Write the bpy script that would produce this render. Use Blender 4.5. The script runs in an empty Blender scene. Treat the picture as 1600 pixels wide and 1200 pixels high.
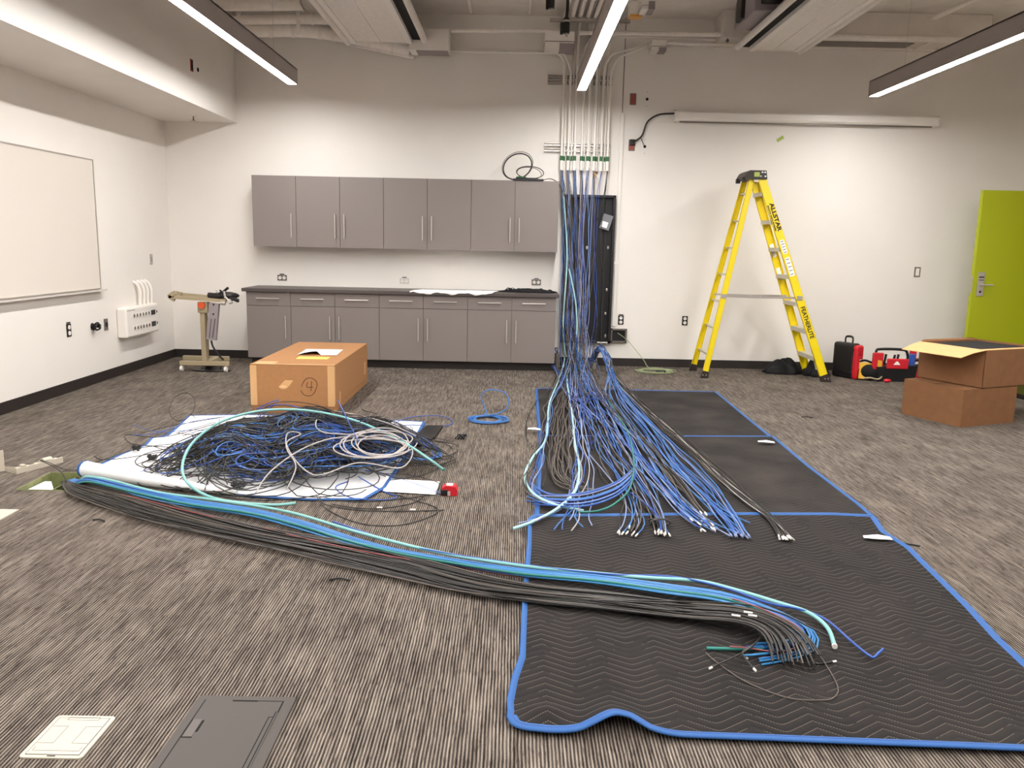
import bpy, bmesh, math, random
import numpy as np
from mathutils import Vector, Matrix

# ------------------------------------------------------------------ camera
F, PITCH, YAW, ROLL, CH = 1277.2352, 0.1701, 0.0009, 0.0209, 1.4875
_f = np.array([math.sin(YAW)*math.cos(PITCH), math.cos(YAW)*math.cos(PITCH), -math.sin(PITCH)])
_r0 = np.array([math.cos(YAW), -math.sin(YAW), 0.0]); _u0 = np.cross(_r0, _f)
_r = _r0*math.cos(ROLL)+_u0*math.sin(ROLL); _u = -_r0*math.sin(ROLL)+_u0*math.cos(ROLL)
sc = bpy.context.scene
C = sc.collection
cam = bpy.data.cameras.new('camera'); camo = bpy.data.objects.new('camera', cam); C.objects.link(camo)
cam.sensor_width = 36; cam.lens = F*36/1600; cam.clip_start = 0.05; cam.clip_end = 60
camo.matrix_world = Matrix(((_r[0], _u[0], -_f[0], 0), (_r[1], _u[1], -_f[1], 0), (_r[2], _u[2], -_f[2], CH), (0, 0, 0, 1)))
sc.camera = camo
# ------------------------------------------------------------------ world / exposure
w = bpy.data.worlds.new('world'); sc.world = w; w.use_nodes = True
w.node_tree.nodes['Background'].inputs[0].default_value = (1, .93, .85, 1)
w.node_tree.nodes['Background'].inputs[1].default_value = 0.05
sc.view_settings.view_transform = 'Standard'; sc.view_settings.look = 'None'
sc.view_settings.gamma = 1; sc.view_settings.use_curve_mapping = False
sc.view_settings.exposure = 0.0
LAMP_STRENGTH = 97.0
LAMP_COLOR = (1, .985, .975)

def ray(x, y): return _f*F+_r*(x-800)-_u*(y-600)
CP = np.array([0, 0, CH])
def G(x, y, z=0.0):
    d = ray(x, y); return CP+d*((z-CH)/d[2])
def W(x, y, Y):
    d = ray(x, y); return CP+d*(Y/d[1])
def LX(x, y, X):
    d = ray(x, y); return CP+d*(X/d[0])

# ------------------------------------------------------------------ materials
def lin(c):
    return tuple(((v/255)/12.92 if v/255 <= .04045 else ((v/255+.055)/1.055)**2.4) for v in c)
def mat(name, rgb, rough=.6, metal=0.0, noise=0.0, nscale=30, bump=0.0, bscale=200, emit=0, spec=.5, alpha=1):
    m = bpy.data.materials.new(name); m.use_nodes = True
    nt = m.node_tree; b = nt.nodes['Principled BSDF']
    c = lin(rgb)
    b.inputs['Base Color'].default_value = (*c, 1); b.inputs['Roughness'].default_value = rough
    b.inputs['Metallic'].default_value = metal
    b.inputs['Specular IOR Level'].default_value = spec
    tc = nt.nodes.new('ShaderNodeTexCoord')
    if noise:
        n = nt.nodes.new('ShaderNodeTexNoise'); n.inputs['Scale'].default_value = nscale; n.inputs['Detail'].default_value = 4
        nt.links.new(tc.outputs['Object'], n.inputs['Vector'])
        r = nt.nodes.new('ShaderNodeMapRange'); r.inputs[1].default_value = .3; r.inputs[2].default_value = .7
        r.inputs[3].default_value = 1-noise; r.inputs[4].default_value = 1+noise
        nt.links.new(n.outputs['Fac'], r.inputs[0])
        v = nt.nodes.new('ShaderNodeVectorMath'); v.operation = 'SCALE'; v.inputs[0].default_value = c
        nt.links.new(r.outputs[0], v.inputs['Scale']); nt.links.new(v.outputs[0], b.inputs['Base Color'])
    if bump:
        n2 = nt.nodes.new('ShaderNodeTexNoise'); n2.inputs['Scale'].default_value = bscale; n2.inputs['Detail'].default_value = 3
        nt.links.new(tc.outputs['Object'], n2.inputs['Vector'])
        bp = nt.nodes.new('ShaderNodeBump'); bp.inputs['Strength'].default_value = bump; bp.inputs['Distance'].default_value = .002
        nt.links.new(n2.outputs['Fac'], bp.inputs['Height']); nt.links.new(bp.outputs[0], b.inputs['Normal'])
    if emit:
        b.inputs['Emission Color'].default_value = (*LAMP_COLOR, 1); b.inputs['Emission Strength'].default_value = emit
    if alpha < 1:
        b.inputs['Transmission Weight'].default_value = 1-alpha; b.inputs['IOR'].default_value = 1.1
    return m

M = {}
M['wall'] = mat('wall_paint', (236, 230, 222), .65, noise=.012, nscale=2.5, bump=.10, bscale=350)
M['ceil'] = mat('ceiling_paint', (230, 222, 212), .8, noise=.05, nscale=5, bump=.3, bscale=60)
M['pipe'] = mat('painted_pipe', (236, 229, 220), .6, noise=.05, nscale=20)
M['base'] = mat('black_rubber_base', (38, 31, 28), .55)
M['cab'] = mat('cabinet_laminate', (128, 118, 113), .55, noise=.06, nscale=420, bump=.04)
M['cabedge'] = mat('cabinet_edge_grey', (92, 84, 80), .6)
M['counter'] = mat('counter_laminate', (78, 69, 66), .45, noise=.08, nscale=300)
M['steel'] = mat('brushed_nickel', (196, 189, 182), .38, .45)
M['black'] = mat('black_plastic', (22, 20, 20), .45)
M['blackm'] = mat('black_powder_coat', (24, 21, 22), .4)
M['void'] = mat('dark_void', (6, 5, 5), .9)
M['board'] = mat('whiteboard_surface', (222, 213, 202), .25)
M['alum'] = mat('aluminium', (190, 184, 176), .4, .8)
M['traym'] = mat('tray_light_grey', (205, 198, 190), .4)
M['plate'] = mat('grey_outlet_plate', (120, 112, 106), .4, .3)
M['white'] = mat('white_plastic', (240, 234, 226), .4)
M['whitep'] = mat('white_paper', (246, 244, 242), .8)
M['lampbody'] = mat('lamp_housing_grey', (160, 151, 147), .45, .2)
M['lampglow'] = mat('lamp_diffuser', (255, 250, 245), .5, emit=LAMP_STRENGTH)
M['yellow'] = mat('yellow_fibreglass', (238, 212, 10), .4, noise=.03, nscale=60)
M['capbrown'] = mat('dark_brown_plastic', (44, 34, 30), .5)
M['stepal'] = mat('ladder_step_aluminium', (205, 198, 180), .45, .5)
M['card'] = mat('cardboard_tan', (160, 113, 70), .85, noise=.05, nscale=25, bump=.1, bscale=150)
M['card2'] = mat('cardboard_brown', (132, 90, 56), .85, noise=.07, nscale=12, bump=.1, bscale=150)
M['cardin'] = mat('cardboard_inside', (214, 166, 112), .85, noise=.03, nscale=20)
M['paptape'] = mat('tan_packing_tape', (200, 156, 106), .5)
M['ink'] = mat('black_ink', (60, 32, 20), .8)
M['inkblack'] = mat('black_print', (18, 16, 14), .7)
M['green_door'] = mat('lime_green_paint', (166, 174, 2), .5)
M['red'] = mat('red_plastic', (200, 28, 42), .4)
M['redbox'] = mat('red_junction_box', (160, 78, 72), .6)
M['blacktex'] = mat('black_fabric', (14, 13, 14), .9, bump=.5, bscale=80)
M['yellowfab'] = mat('yellow_fabric', (220, 170, 50), .8)
M['beige'] = mat('beige_painted_metal', (168, 152, 122), .45)
M['grey'] = mat('grey_plastic', (150, 140, 142), .5)
M['orange'] = mat('orange_knob', (214, 84, 40), .4)
M['greentape'] = mat('dark_green_tape', (48, 98, 58), .6)
M['limetape'] = mat('lime_tape', (170, 185, 90), .6)
M['olive'] = mat('olive_metal', (128, 132, 86), .6, noise=.15, nscale=30)
M['bindblue'] = mat('blue_binding_tape', (40, 90, 152), .7, bump=.3, bscale=300)
M['whitebl'] = mat('white_blanket_cloth', (240, 238, 236), .9, bump=.3, bscale=60)
M['floorbox'] = mat('grey_floor_box', (70, 63, 58), .6, noise=.04, nscale=200)
M['floorboxw'] = mat('cream_floor_box', (200, 190, 172), .4)
M['brass'] = mat('brass_fitting', (170, 125, 70), .4, .7)
M['clear'] = mat('clear_bag', (200, 200, 205), .2, alpha=.35)
M['c_black'] = mat('cable_black', (34, 31, 28), .42)
M['c_grey'] = mat('cable_brown_grey', (92, 82, 74), .5)
M['c_blue'] = mat('cable_blue', (42, 80, 160), .38)
M['c_dblue'] = mat('cable_dark_blue', (26, 46, 122), .38)
M['c_lblue'] = mat('cable_bright_blue', (60, 112, 176), .38)
M['c_cyan'] = mat('cable_cyan_blue', (52, 124, 176), .38)
M['c_lav'] = mat('cable_lavender', (134, 146, 184), .4)
M['c_white'] = mat('cable_pale_grey', (172, 164, 160), .45)
M['c_aqua'] = mat('cable_aqua', (130, 184, 180), .4)
M['c_paleaqua'] = mat('cable_pale_aqua', (165, 210, 212), .4)
M['c_teal'] = mat('cable_teal', (40, 120, 110), .4)
M['c_red'] = mat('cable_red', (140, 66, 68), .4)
M['c_green'] = mat('cable_lime', (158, 170, 128), .4)

# carpet: ribs along y, broken light and dark yarns
def carpet():
    m = bpy.data.materials.new('ribbed_carpet'); m.use_nodes = True
    nt = m.node_tree; N = nt.nodes.new; L = nt.links.new
    b = nt.nodes['Principled BSDF']; b.inputs['Roughness'].default_value = .95; b.inputs['Specular IOR Level'].default_value = .15
    tc = N('ShaderNodeTexCoord'); sx = N('ShaderNodeSeparateXYZ'); L(tc.outputs['Object'], sx.inputs[0])
    def math_(op, a, b_=None, c=None):
        n = N('ShaderNodeMath'); n.operation = op
        for i, v in enumerate((a, b_, c)):
            if v is None: continue
            if isinstance(v, (int, float)): n.inputs[i].default_value = v
            else: L(v, n.inputs[i])
        return n.outputs[0]
    def noise(sxv, syv, scale, detail=2):
        mp = N('ShaderNodeMapping'); mp.inputs['Scale'].default_value = (sxv, syv, 1); L(tc.outputs['Object'], mp.inputs[0])
        n = N('ShaderNodeTexNoise'); n.inputs['Scale'].default_value = scale; n.inputs['Detail'].default_value = detail
        L(mp.outputs[0], n.inputs['Vector']); return n.outputs['Fac']
    wob = math_('MULTIPLY', math_('SUBTRACT', noise(1, 1, 9, 1), .5), .004)
    ph = math_('MULTIPLY', math_('ADD', sx.outputs['X'], wob), 2*math.pi/.0112)
    s = math_('SINE', ph)
    yarn = noise(80, 6, 1, 3)            # long dashes down each rib
    fine = noise(1, 1, 330, 2)
    patch = noise(1.3, .8, 3.4, 3)
    band = noise(42, 3.5, 1, 3)
    dsh = math_('MULTIPLY', math_('MAXIMUM', math_('SUBTRACT', noise(100, 16, 1, 2), .55), 0), 1.3)
    v = math_('MULTIPLY_ADD', s, .30, .46)
    v = math_('ADD', v, math_('MULTIPLY', math_('SUBTRACT', yarn, .5), .7))
    v = math_('ADD', v, math_('MULTIPLY', math_('SUBTRACT', fine, .5), .7))
    v = math_('ADD', v, math_('MULTIPLY', math_('SUBTRACT', patch, .5), .34))
    v = math_('ADD', v, math_('MULTIPLY', math_('SUBTRACT', band, .5), .55))
    v = math_('SUBTRACT', v, dsh)
    cr = N('ShaderNodeValToRGB'); L(v, cr.inputs[0])
    e = cr.color_ramp.elements
    e[0].position = .12; e[0].color = (*lin((35, 29, 25)), 1)
    e[1].position = .95; e[1].color = (*lin((163, 152, 139)), 1)
    x = e.new(.5); x.color = (*lin((97, 87, 79)), 1)
    L(cr.outputs[0], b.inputs['Base Color'])
    bp = N('ShaderNodeBump'); bp.inputs['Strength'].default_value = .7; bp.inputs['Distance'].default_value = .003
    L(v, bp.inputs['Height']); L(bp.outputs[0], b.inputs['Normal'])
    return m
M['carpet'] = carpet()

# quilted moving blanket: zigzag stitch rows
def quilt(name, zz, dust):
    m = bpy.data.materials.new(name); m.use_nodes = True
    nt = m.node_tree; N = nt.nodes.new; L = nt.links.new
    b = nt.nodes['Principled BSDF']; b.inputs['Roughness'].default_value = .9; b.inputs['Specular IOR Level'].default_value = .25
    tc = N('ShaderNodeTexCoord'); sx = N('ShaderNodeSeparateXYZ'); L(tc.outputs['Object'], sx.inputs[0])
    def math_(op, a, b_=None, c=None):
        n = N('ShaderNodeMath'); n.operation = op
        for i, v in enumerate((a, b_, c)):
            if v is None: continue
            if isinstance(v, (int, float)): n.inputs[i].default_value = v
            else: L(v, n.inputs[i])
        return n.outputs[0]
    def noise(scale, detail=2, sxv=1, syv=1):
        mp = N('ShaderNodeMapping'); mp.inputs['Scale'].default_value = (sxv, syv, 1); L(tc.outputs['Object'], mp.inputs[0])
        n = N('ShaderNodeTexNoise'); n.inputs['Scale'].default_value = scale; n.inputs['Detail'].default_value = detail
        L(mp.outputs[0], n.inputs['Vector']); return n.outputs['Fac']
    wx = math_('ADD', sx.outputs['X'], math_('MULTIPLY', noise(2.2), .03))
    tri = math_('PINGPONG', wx, .105)
    tri = math_('SMOOTH_MIN', tri, .097, .02)
    tri = math_('MULTIPLY', tri, .64)
    wy = math_('ADD', math_('ADD', sx.outputs['Y'], tri), math_('MULTIPLY', noise(3.1), .012))
    fr = math_('PINGPONG', wy, .0195)    # 0 on the stitch row
    line = math_('LESS_THAN', fr, .0013)
    dash = math_('GREATER_THAN', math_('SINE', math_('MULTIPLY', sx.outputs['X'], 2*math.pi/.0075)), -.45)
    brk = math_('GREATER_THAN', noise(7, 3), .40)
    st = math_('MULTIPLY', math_('MULTIPLY', line, dash), math_('MULTIPLY', brk, zz))
    base = N('ShaderNodeValToRGB'); L(noise(2.6, 6), base.inputs[0])
    e = base.color_ramp.elements
    e[0].position = .35; e[0].color = (*lin((30, 27, 26)), 1)
    e[1].position = .75; e[1].color = (*lin(dust), 1)
    fine = noise(420, 2)
    bm = N('ShaderNodeMix'); bm.data_type = 'RGBA'; bm.blend_type = 'MULTIPLY'; bm.inputs[0].default_value = .8
    L(base.outputs[0], bm.inputs[6])
    cr2 = N('ShaderNodeValToRGB'); L(fine, cr2.inputs[0]); cr2.color_ramp.elements[0].color = (.5, .5, .5, 1); cr2.color_ramp.elements[1].color = (1.5, 1.5, 1.5, 1)
    L(cr2.outputs[0], bm.inputs[7])
    mx = N('ShaderNodeMix'); mx.data_type = 'RGBA'; L(st, mx.inputs[0]); L(bm.outputs[2], mx.inputs[6])
    mx.inputs[7].default_value = (*lin((120, 108, 97)), 1)
    L(mx.outputs[2], b.inputs['Base Color'])
    h = math_('POWER', math_('MULTIPLY', fr, 1/.0195), .5)
    h = math_('ADD', h, math_('MULTIPLY', noise(60, 3), .35))
    bp = N('ShaderNodeBump'); bp.inputs['Strength'].default_value = .75; bp.inputs['Distance'].default_value = .004
    L(h, bp.inputs['Height']); L(bp.outputs[0], b.inputs['Normal'])
    return m
M['quilt1'] = quilt('quilted_blanket_near', 1, (43, 38, 36))
M['quilt2'] = quilt('quilted_blanket_mid', .35, (60, 53, 48))
M['quilt3'] = quilt('quilted_blanket_far', .12, (58, 52, 48))

# ------------------------------------------------------------------ mesh helpers
def tag(o, label=None, cat=None, group=None, kind=None):
    if label: o['label'] = label
    if cat: o['category'] = cat
    if group: o['group'] = group
    if kind: o['kind'] = kind
    return o
def thing(name, label, cat, loc=(0, 0, 0), rz=0, group=None, kind=None):
    o = bpy.data.objects.new(name, None); C.objects.link(o)
    o.empty_display_size = .05
    o.location = tuple(float(v) for v in loc); o.rotation_euler = (0, 0, rz)
    return tag(o, label, cat, group, kind)

class MB:
    def __init__(s): s.v = []; s.f = []; s.sm = []
    def add(s, v, f, smooth=False):
        n = len(s.v); s.v += [tuple(float(c) for c in p) for p in v]; s.f += [tuple(i+n for i in q) for q in f]; s.sm += [smooth]*len(f)
        return s
    def box(s, a, b, bev=0.0):
        x0, y0, z0 = (min(a[i], b[i]) for i in range(3)); x1, y1, z1 = (max(a[i], b[i]) for i in range(3))
        if bev <= 0:
            v = [(x0, y0, z0), (x1, y0, z0), (x1, y1, z0), (x0, y1, z0), (x0, y0, z1), (x1, y0, z1), (x1, y1, z1), (x0, y1, z1)]
            return s.add(v, [(0, 3, 2, 1), (4, 5, 6, 7), (0, 1, 5, 4), (1, 2, 6, 5), (2, 3, 7, 6), (3, 0, 4, 7)])
        bm = bmesh.new(); bmesh.ops.create_cube(bm, size=1)
        for v in bm.verts:
            v.co = Vector(((x0+x1)/2+v.co.x*(x1-x0), (y0+y1)/2+v.co.y*(y1-y0), (z0+z1)/2+v.co.z*(z1-z0)))
        bev = min(bev, .49*min(x1-x0, y1-y0, z1-z0))
        bmesh.ops.bevel(bm, geom=list(bm.edges), offset=bev, segments=2, affect='EDGES', profile=.5)
        bm.verts.index_update()
        s.add([v.co[:] for v in bm.verts], [[v.index for v in f.verts] for f in bm.faces]); bm.free(); return s
    def obox(s, p0, p1, wd, w, dd, d, bev=0):
        # box from p0 to p1, width w along wd (centred), depth d along dd (from 0 to d)
        p0, p1, wd, dd = (np.array(q, float) for q in (p0, p1, wd, dd))
        v = []
        for p in (p0, p1):
            v += [p-wd*w/2, p+wd*w/2, p+wd*w/2+dd*d, p-wd*w/2+dd*d]
        return s.add(v, [(0, 1, 2, 3), (7, 6, 5, 4), (0, 4, 5, 1), (1, 5, 6, 2), (2, 6, 7, 3), (3, 7, 4, 0)])
    def cyl(s, p0, p1, r, r1=None, n=12, cap=True):
        p0, p1 = np.array(p0, float), np.array(p1, float); r1 = r if r1 is None else r1
        a = p1-p0; a /= np.linalg.norm(a); t = np.array([0, 0, 1.]) if abs(a[2]) < .9 else np.array([1., 0, 0])
        e1 = np.cross(a, t); e1 /= np.linalg.norm(e1); e2 = np.cross(a, e1)
        v = [p+(e1*math.cos(k*2*math.pi/n)+e2*math.sin(k*2*math.pi/n))*q for p, q in ((p0, r), (p1, r1)) for k in range(n)]
        f = [(k, n+k, n+(k+1) % n, (k+1) % n) for k in range(n)]
        s.add(v, f, True)
        if cap: s.add(v, [tuple(range(n)), tuple(range(2*n-1, n-1, -1))])
        return s
    def tube(s, pts, r, n=6, closed=False, cap=True, flat=1.0):
        P = np.array(pts, float); k = len(P)
        T = np.gradient(P, axis=0) if not closed else np.roll(P, -1, 0)-np.roll(P, 1, 0)
        T /= np.maximum(np.linalg.norm(T, axis=1, keepdims=True), 1e-9)
        ref = np.array([0, 0, 1.]); ref2 = np.array([1., 0, 0]); ns = []; prev = None
        for t in T:
            if prev is None:
                q = ref if abs(t[2]) < .9 else ref2
                e = np.cross(t, q)
            else: e = prev-t*(prev@t)
            if np.linalg.norm(e) < 1e-6: e = np.cross(t, ref2)
            e = e/np.linalg.norm(e); ns.append(e); prev = e
        E1 = np.array(ns); E2 = np.cross(T, E1)
        R = np.full(k, r) if np.isscalar(r) else np.array(r)
        ang = np.arange(n)*2*math.pi/n
        V = P[:, None, :]+R[:, None, None]*(E1[:, None, :]*np.cos(ang)[None, :, None]+E2[:, None, :]*(np.sin(ang)*flat)[None, :, None])
        V = V.reshape(-1, 3); f = []
        m = k if closed else k-1
        for i in range(m):
            a, b = i*n, ((i+1) % k)*n
            for j in range(n):
                f.append((a+j, b+j, b+(j+1) % n, a+(j+1) % n))
        s.add(V.tolist(), f, True)
        if cap and not closed:
            s.add(V[:n].tolist(), [tuple(range(n-1, -1, -1))]); s.add(V[-n:].tolist(), [tuple(range(n))])
        return s
    def sphere(s, c, r, nu=10, nv=8, sc_=(1, 1, 1)):
        v = []; f = []
        for i in range(nv+1):
            th = math.pi*i/nv
            for j in range(nu):
                p = 2*math.pi*j/nu
                v.append((c[0]+r*sc_[0]*math.sin(th)*math.cos(p), c[1]+r*sc_[1]*math.sin(th)*math.sin(p), c[2]+r*sc_[2]*math.cos(th)))
        for i in range(nv):
            for j in range(nu): f.append((i*nu+j, (i+1)*nu+j, (i+1)*nu+(j+1) % nu, i*nu+(j+1) % nu))
        return s.add(v, f, True)
    def prism(s, poly, d):
        """polygon (3D points) extruded by vector d"""
        P = [np.array(p, float) for p in poly]; n = len(P); Q = [p+np.array(d, float) for p in P]
        return s.add(P+Q, [tuple(range(n-1, -1, -1)), tuple(range(n, 2*n))]+[(i, (i+1) % n, n+(i+1) % n, n+i) for i in range(n)])
    def mesh(s, name, m, loc=None, rz=0):
        V = np.array(s.v)
        if loc is not None:
            V = V-np.array(loc, float)
            c, k = math.cos(-rz), math.sin(-rz)
            V = np.stack([V[:, 0]*c-V[:, 1]*k, V[:, 0]*k+V[:, 1]*c, V[:, 2]], 1)
        me = bpy.data.meshes.new(name); me.from_pydata(V.tolist(), [], s.f)
        me.polygons.foreach_set('use_smooth', s.sm)
        if m: me.materials.append(M[m] if isinstance(m, str) else m)
        bm = bmesh.new(); bm.from_mesh(me); bmesh.ops.recalc_face_normals(bm, faces=bm.faces); bm.to_mesh(me); bm.free()
        return me
    def part(s, name, m, root, label=None, local=False, loc0=None):
        """a child of root; vertices are in world coordinates unless local"""
        if local: me = s.mesh(name, m)
        else:
            loc = np.zeros(3); rz = 0; q = root; chain = []
            while q: chain.append(q); q = q.parent
            loc = np.array(chain[-1].location); rz = chain[-1].rotation_euler.z
            me = s.mesh(name, m, loc, rz)
        o = bpy.data.objects.new(name, me); C.objects.link(o); o.parent = root
        if label: o['label'] = label
        return o
    def top(s, name, m, label, cat, group=None, kind=None):
        """a thing of one mesh; origin at the middle of its base"""
        V = np.array(s.v); lo, hi = V.min(0), V.max(0); loc = np.array([(lo[0]+hi[0])/2, (lo[1]+hi[1])/2, lo[2]])
        o = bpy.data.objects.new(name, s.mesh(name, m, loc)); C.objects.link(o); o.location = loc.tolist()
        return tag(o, label, cat, group, kind)

def struct(name, mb, m, label=None):
    o = bpy.data.objects.new(name, mb.mesh(name, m)); C.objects.link(o)
    return tag(o, label, None, None, 'structure')

def copy_tree(o, parent=None):
    c = o.copy(); C.objects.link(c)
    if parent: c.parent = parent
    for ch in list(o.children): copy_tree(ch, c)
    return c

def cr(pts, n=8, closed=False):
    """Catmull-Rom through pts"""
    P = [np.array(p, float) for p in pts]; k = len(P); out = []
    g = (lambda i: P[i % k]) if closed else (lambda i: P[max(0, min(k-1, i))])
    for i in range(k if closed else k-1):
        a, b, c, d = g(i-1), g(i), g(i+1), g(i+2)
        for j in range(n):
            t = j/n
            out.append(.5*((2*b)+(-a+c)*t+(2*a-5*b+4*c-d)*t*t+(-a+3*b-3*c+d)*t**3))
    if not closed: out.append(P[-1])
    return np.array(out)

def text(s, size, m, root, origin, xdir, ydir, name='lettering', bold=0.0, depth=.0006, sx=1.0):
    cu = bpy.data.curves.new(name, 'FONT'); cu.body = s; cu.size = size; cu.extrude = depth; cu.offset = bold; cu.align_x = 'LEFT'
    t = bpy.data.objects.new('tmp_text', cu); me = bpy.data.meshes.new_from_object(t)
    bpy.data.objects.remove(t)
    xd = Vector(xdir).normalized(); yd = Vector(ydir).normalized(); zd = xd.cross(yd)
    for v in me.vertices:
        p = Vector(tuple(origin))+xd*v.co.x*sx+yd*v.co.y+zd*v.co.z
        v.co = p-Vector(root.location)
    me.name = name; me.materials.clear(); me.materials.append(M[m])
    o = bpy.data.objects.new(name, me); C.objects.link(o); o.parent = root
    return o

rnd = random.Random(7); rng = np.random.default_rng(5)

# ================================================================== SETTING
D = 10.17; XL = -4.2265; XR = 6.45; YB = -3.0; ZC = 4.12
# floor with an opening for the floor box
hx0, hx1, hy0, hy1 = -2.90, -2.60, 4.62, 4.99
fl = MB()
for a, b in (((XL-.1, YB-.1), (hx0, D+.1)), ((hx1, YB-.1), (XR+.1, D+.1)), ((hx0, YB-.1), (hx1, hy0)), ((hx0, hy1), (hx1, D+.1))):
    fl.box((a[0], a[1], -.25), (b[0], b[1], 0))
struct('floor', fl, 'carpet', 'grey brown ribbed carpet floor')
struct('ceiling', MB().box((XL-.1, YB-.1, ZC), (XR+.1, D+.1, ZC+.15)), 'ceil', 'exposed painted ceiling deck')
struct('wall_back', MB().box((XL-.1, D, -.2), (XR+.1, D+.12, ZC)), 'wall')
struct('wall_left', MB().box((XL-.12, YB-.1, -.2), (XL, D, ZC)), 'wall')
wr = MB().box((XR, YB, -.2), (XR+.12, 8.38, ZC)).box((XR, 9.52, -.2), (XR+.12, D, ZC)).box((XR, 8.38, 2.24), (XR+.12, 9.52, ZC))
struct('wall_right', wr, 'wall')
struct('wall_front', MB().box((XL-.1, YB-.12, -.2), (XR+.1, YB, ZC)), 'wall')
struct('wall_corridor', MB().box((XR+1.5, 7.5, -.2), (XR+1.6, D+.1, ZC)).box((XR+.12, 7.4, -.2), (XR+1.6, 7.5, ZC)).box((XR+.12, D+.1, -.2), (XR+1.6, D+.2, ZC)).box((XR+.12, 7.5, -.25), (XR+1.5, D+.1, 0)).box((XR+.12, 7.5, 2.7), (XR+1.5, D+.1, 2.8)), 'wall')
# soffit along the left wall
XS, ZS = -3.349, 2.845
struct('trim_1', MB().box((XL, YB, ZS), (XS, D, ZC)), 'wall', 'white drywall soffit boxed along the left wall')
struct('baseboard_back', MB().box((XL, D-.012, 0), (-3.12, D, .1)).box((.52, D-.012, 0), (XR, D, .1)), 'base')
struct('baseboard_left', MB().box((XL, YB, 0), (XL+.012, D, .1)), 'base')
struct('baseboard_right', MB().box((XR-.012, YB, 0), (XR, 8.38, .1)).box((XR-.012, 9.52, 0), (XR, D, .1)), 'base')
struct('baseboard_front', MB().box((XL, YB, 0), (XR, YB+.012, .1)), 'base')
# low boxed duct against the back wall under the deck, right side
du = thing('ceiling_duct', 'flat painted duct boxed against the top of the back wall at the right', 'duct', (3.7, 9.95, 3.82))
MB().box((2.3, 9.72, 3.83), (5.3, D-.002, ZC-.002), .004).part('duct_casing', 'ceil', du)
MB().box((3.35, 9.82, 3.822), (4.5, 10.05, 3.832)).part('grille', 'plate', du)
MB().box((2.3, 9.70, 3.815), (5.3, 9.735, 3.85)).box((2.3, 10.12, 3.812), (5.3, D-.002, 3.85)).box((4.62, 9.735, 3.815), (4.68, 10.12, 3.835)).part('trim', 'pipe', du)

# ------------------------------------------------------------------ pendant lamps
LY1, LZ = 9.35, 3.15
def lamp(x, label, y0=-1.2):
    t = thing('pendant_light', label, 'light', (x, (y0+LY1)/2, LZ), 0, 'linear pendant lights over the room')
    h = MB()
    h.box((x-.053, y0, LZ+.012), (x-.046, LY1, LZ+.16)).box((x+.046, y0, LZ+.012), (x+.053, LY1, LZ+.16))
    h.box((x-.053, y0, LZ+.15), (x+.053, LY1, LZ+.163)).box((x-.053, LY1-.01, LZ+.0), (x+.053, LY1, LZ+.163)).box((x-.053, y0, LZ), (x+.053, y0+.01, LZ+.163))
    h.box((x-.055, y0, LZ-.001), (x-.046, LY1, LZ+.014)).box((x+.046, y0, LZ-.001), (x+.055, LY1, LZ+.014))
    h.part('housing', 'lampbody', t)
    MB().box((x-.0455, y0+.012, LZ+.002), (x+.0455, LY1-.012, LZ+.009)).part('diffuser', 'lampglow', t, 'glowing white diffuser strip')
    for yy in (LY1-.7, 6.2, 3.2, .3):
        MB().cyl((x, yy, LZ+.16), (x, yy, ZC), .0015, n=6).part('suspension_cable', 'steel', t)
lamp(-2.455, 'grey linear pendant light with glowing white strip, the leftmost of three')
lamp(.70, 'middle of the three glowing linear pendant lights, in front of the white conduits')
lamp(3.89, 'grey linear pendant light with glowing white strip, the rightmost of three')

# ------------------------------------------------------------------ ceiling beams (radiant panels)
def chilled(x0, x1, label, side):
    z = 3.70; y1 = 9.80; y0 = 1.0
    t = thing('ceiling_panel', label, 'ceiling panel', ((x0+x1)/2, 5.4, z), 0)
    wd = x1-x0
    MB().box((x0+.05, y0, z+.006), (x1-.05, y1, z+.03)).part('panel', 'pipe', t)
    MB().box((x0, y0, z-.004), (x0+.06, y1, z+.14)).box((x1-.06, y0, z-.004), (x1, y1, z+.14)).part('frame', 'white', t)
    MB().box((x0+wd*.47, y0, z+.0), (x0+wd*.49, y1, z+.008)).part('seam', 'white', t)
    MB().box((x0+.05, y1-.02, z-.002), (x1-.05, y1, z+.12)).part('end_plate', 'pipe', t)
    s = 1 if side == 'r' else -1
    xe = x1 if side == 'r' else x0
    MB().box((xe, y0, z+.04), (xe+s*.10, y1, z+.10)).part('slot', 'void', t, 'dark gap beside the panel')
    MB().cyl((xe+s*.135, y0, z+.035), (xe+s*.135, y1, z+.035), .035, n=14).part('side_rail', 'pipe', t)
    xo = x0 if side == 'r' else x1
    MB().cyl((xo-s*.05, y0, z+.03), (xo-s*.05, y1+.1, z+.03), .045, n=14).part('pipe', 'pipe', t)
    for yy in (9.3, 7.4, 5.0):
        MB().cyl((x0+.05, yy, z+.14), (x0+.05, yy, ZC), .006, n=6).part('hanger_rod', 'steel', t)
        MB().cyl((x1-.05, yy, z+.14), (x1-.05, yy, ZC), .006, n=6).part('hanger_rod', 'steel', t)
chilled(-1.90, -1.20, 'white slotted ceiling panel with pipes between the left and middle lamps', 'r')
chilled(2.62, 3.18, 'white slotted ceiling panel between the middle and right lamps', 'l')
t = thing('ceiling_box', 'white metal box at the far end of the left ceiling panel', 'box', (-.95, 9.9, 3.63))
MB().box((-1.24, 9.78, 3.63), (-.79, 10.05, 3.86), .004).part('casing', 'white', t)
MB().box((-1.16, 9.79, 3.624), (-.80, 10.04, 3.631)).part('opening', 'grey', t)
t = thing('ceiling_damper', 'dark grey mechanical unit beside the right ceiling panel', 'unit', (2.45, 8.9, 3.8))
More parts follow.
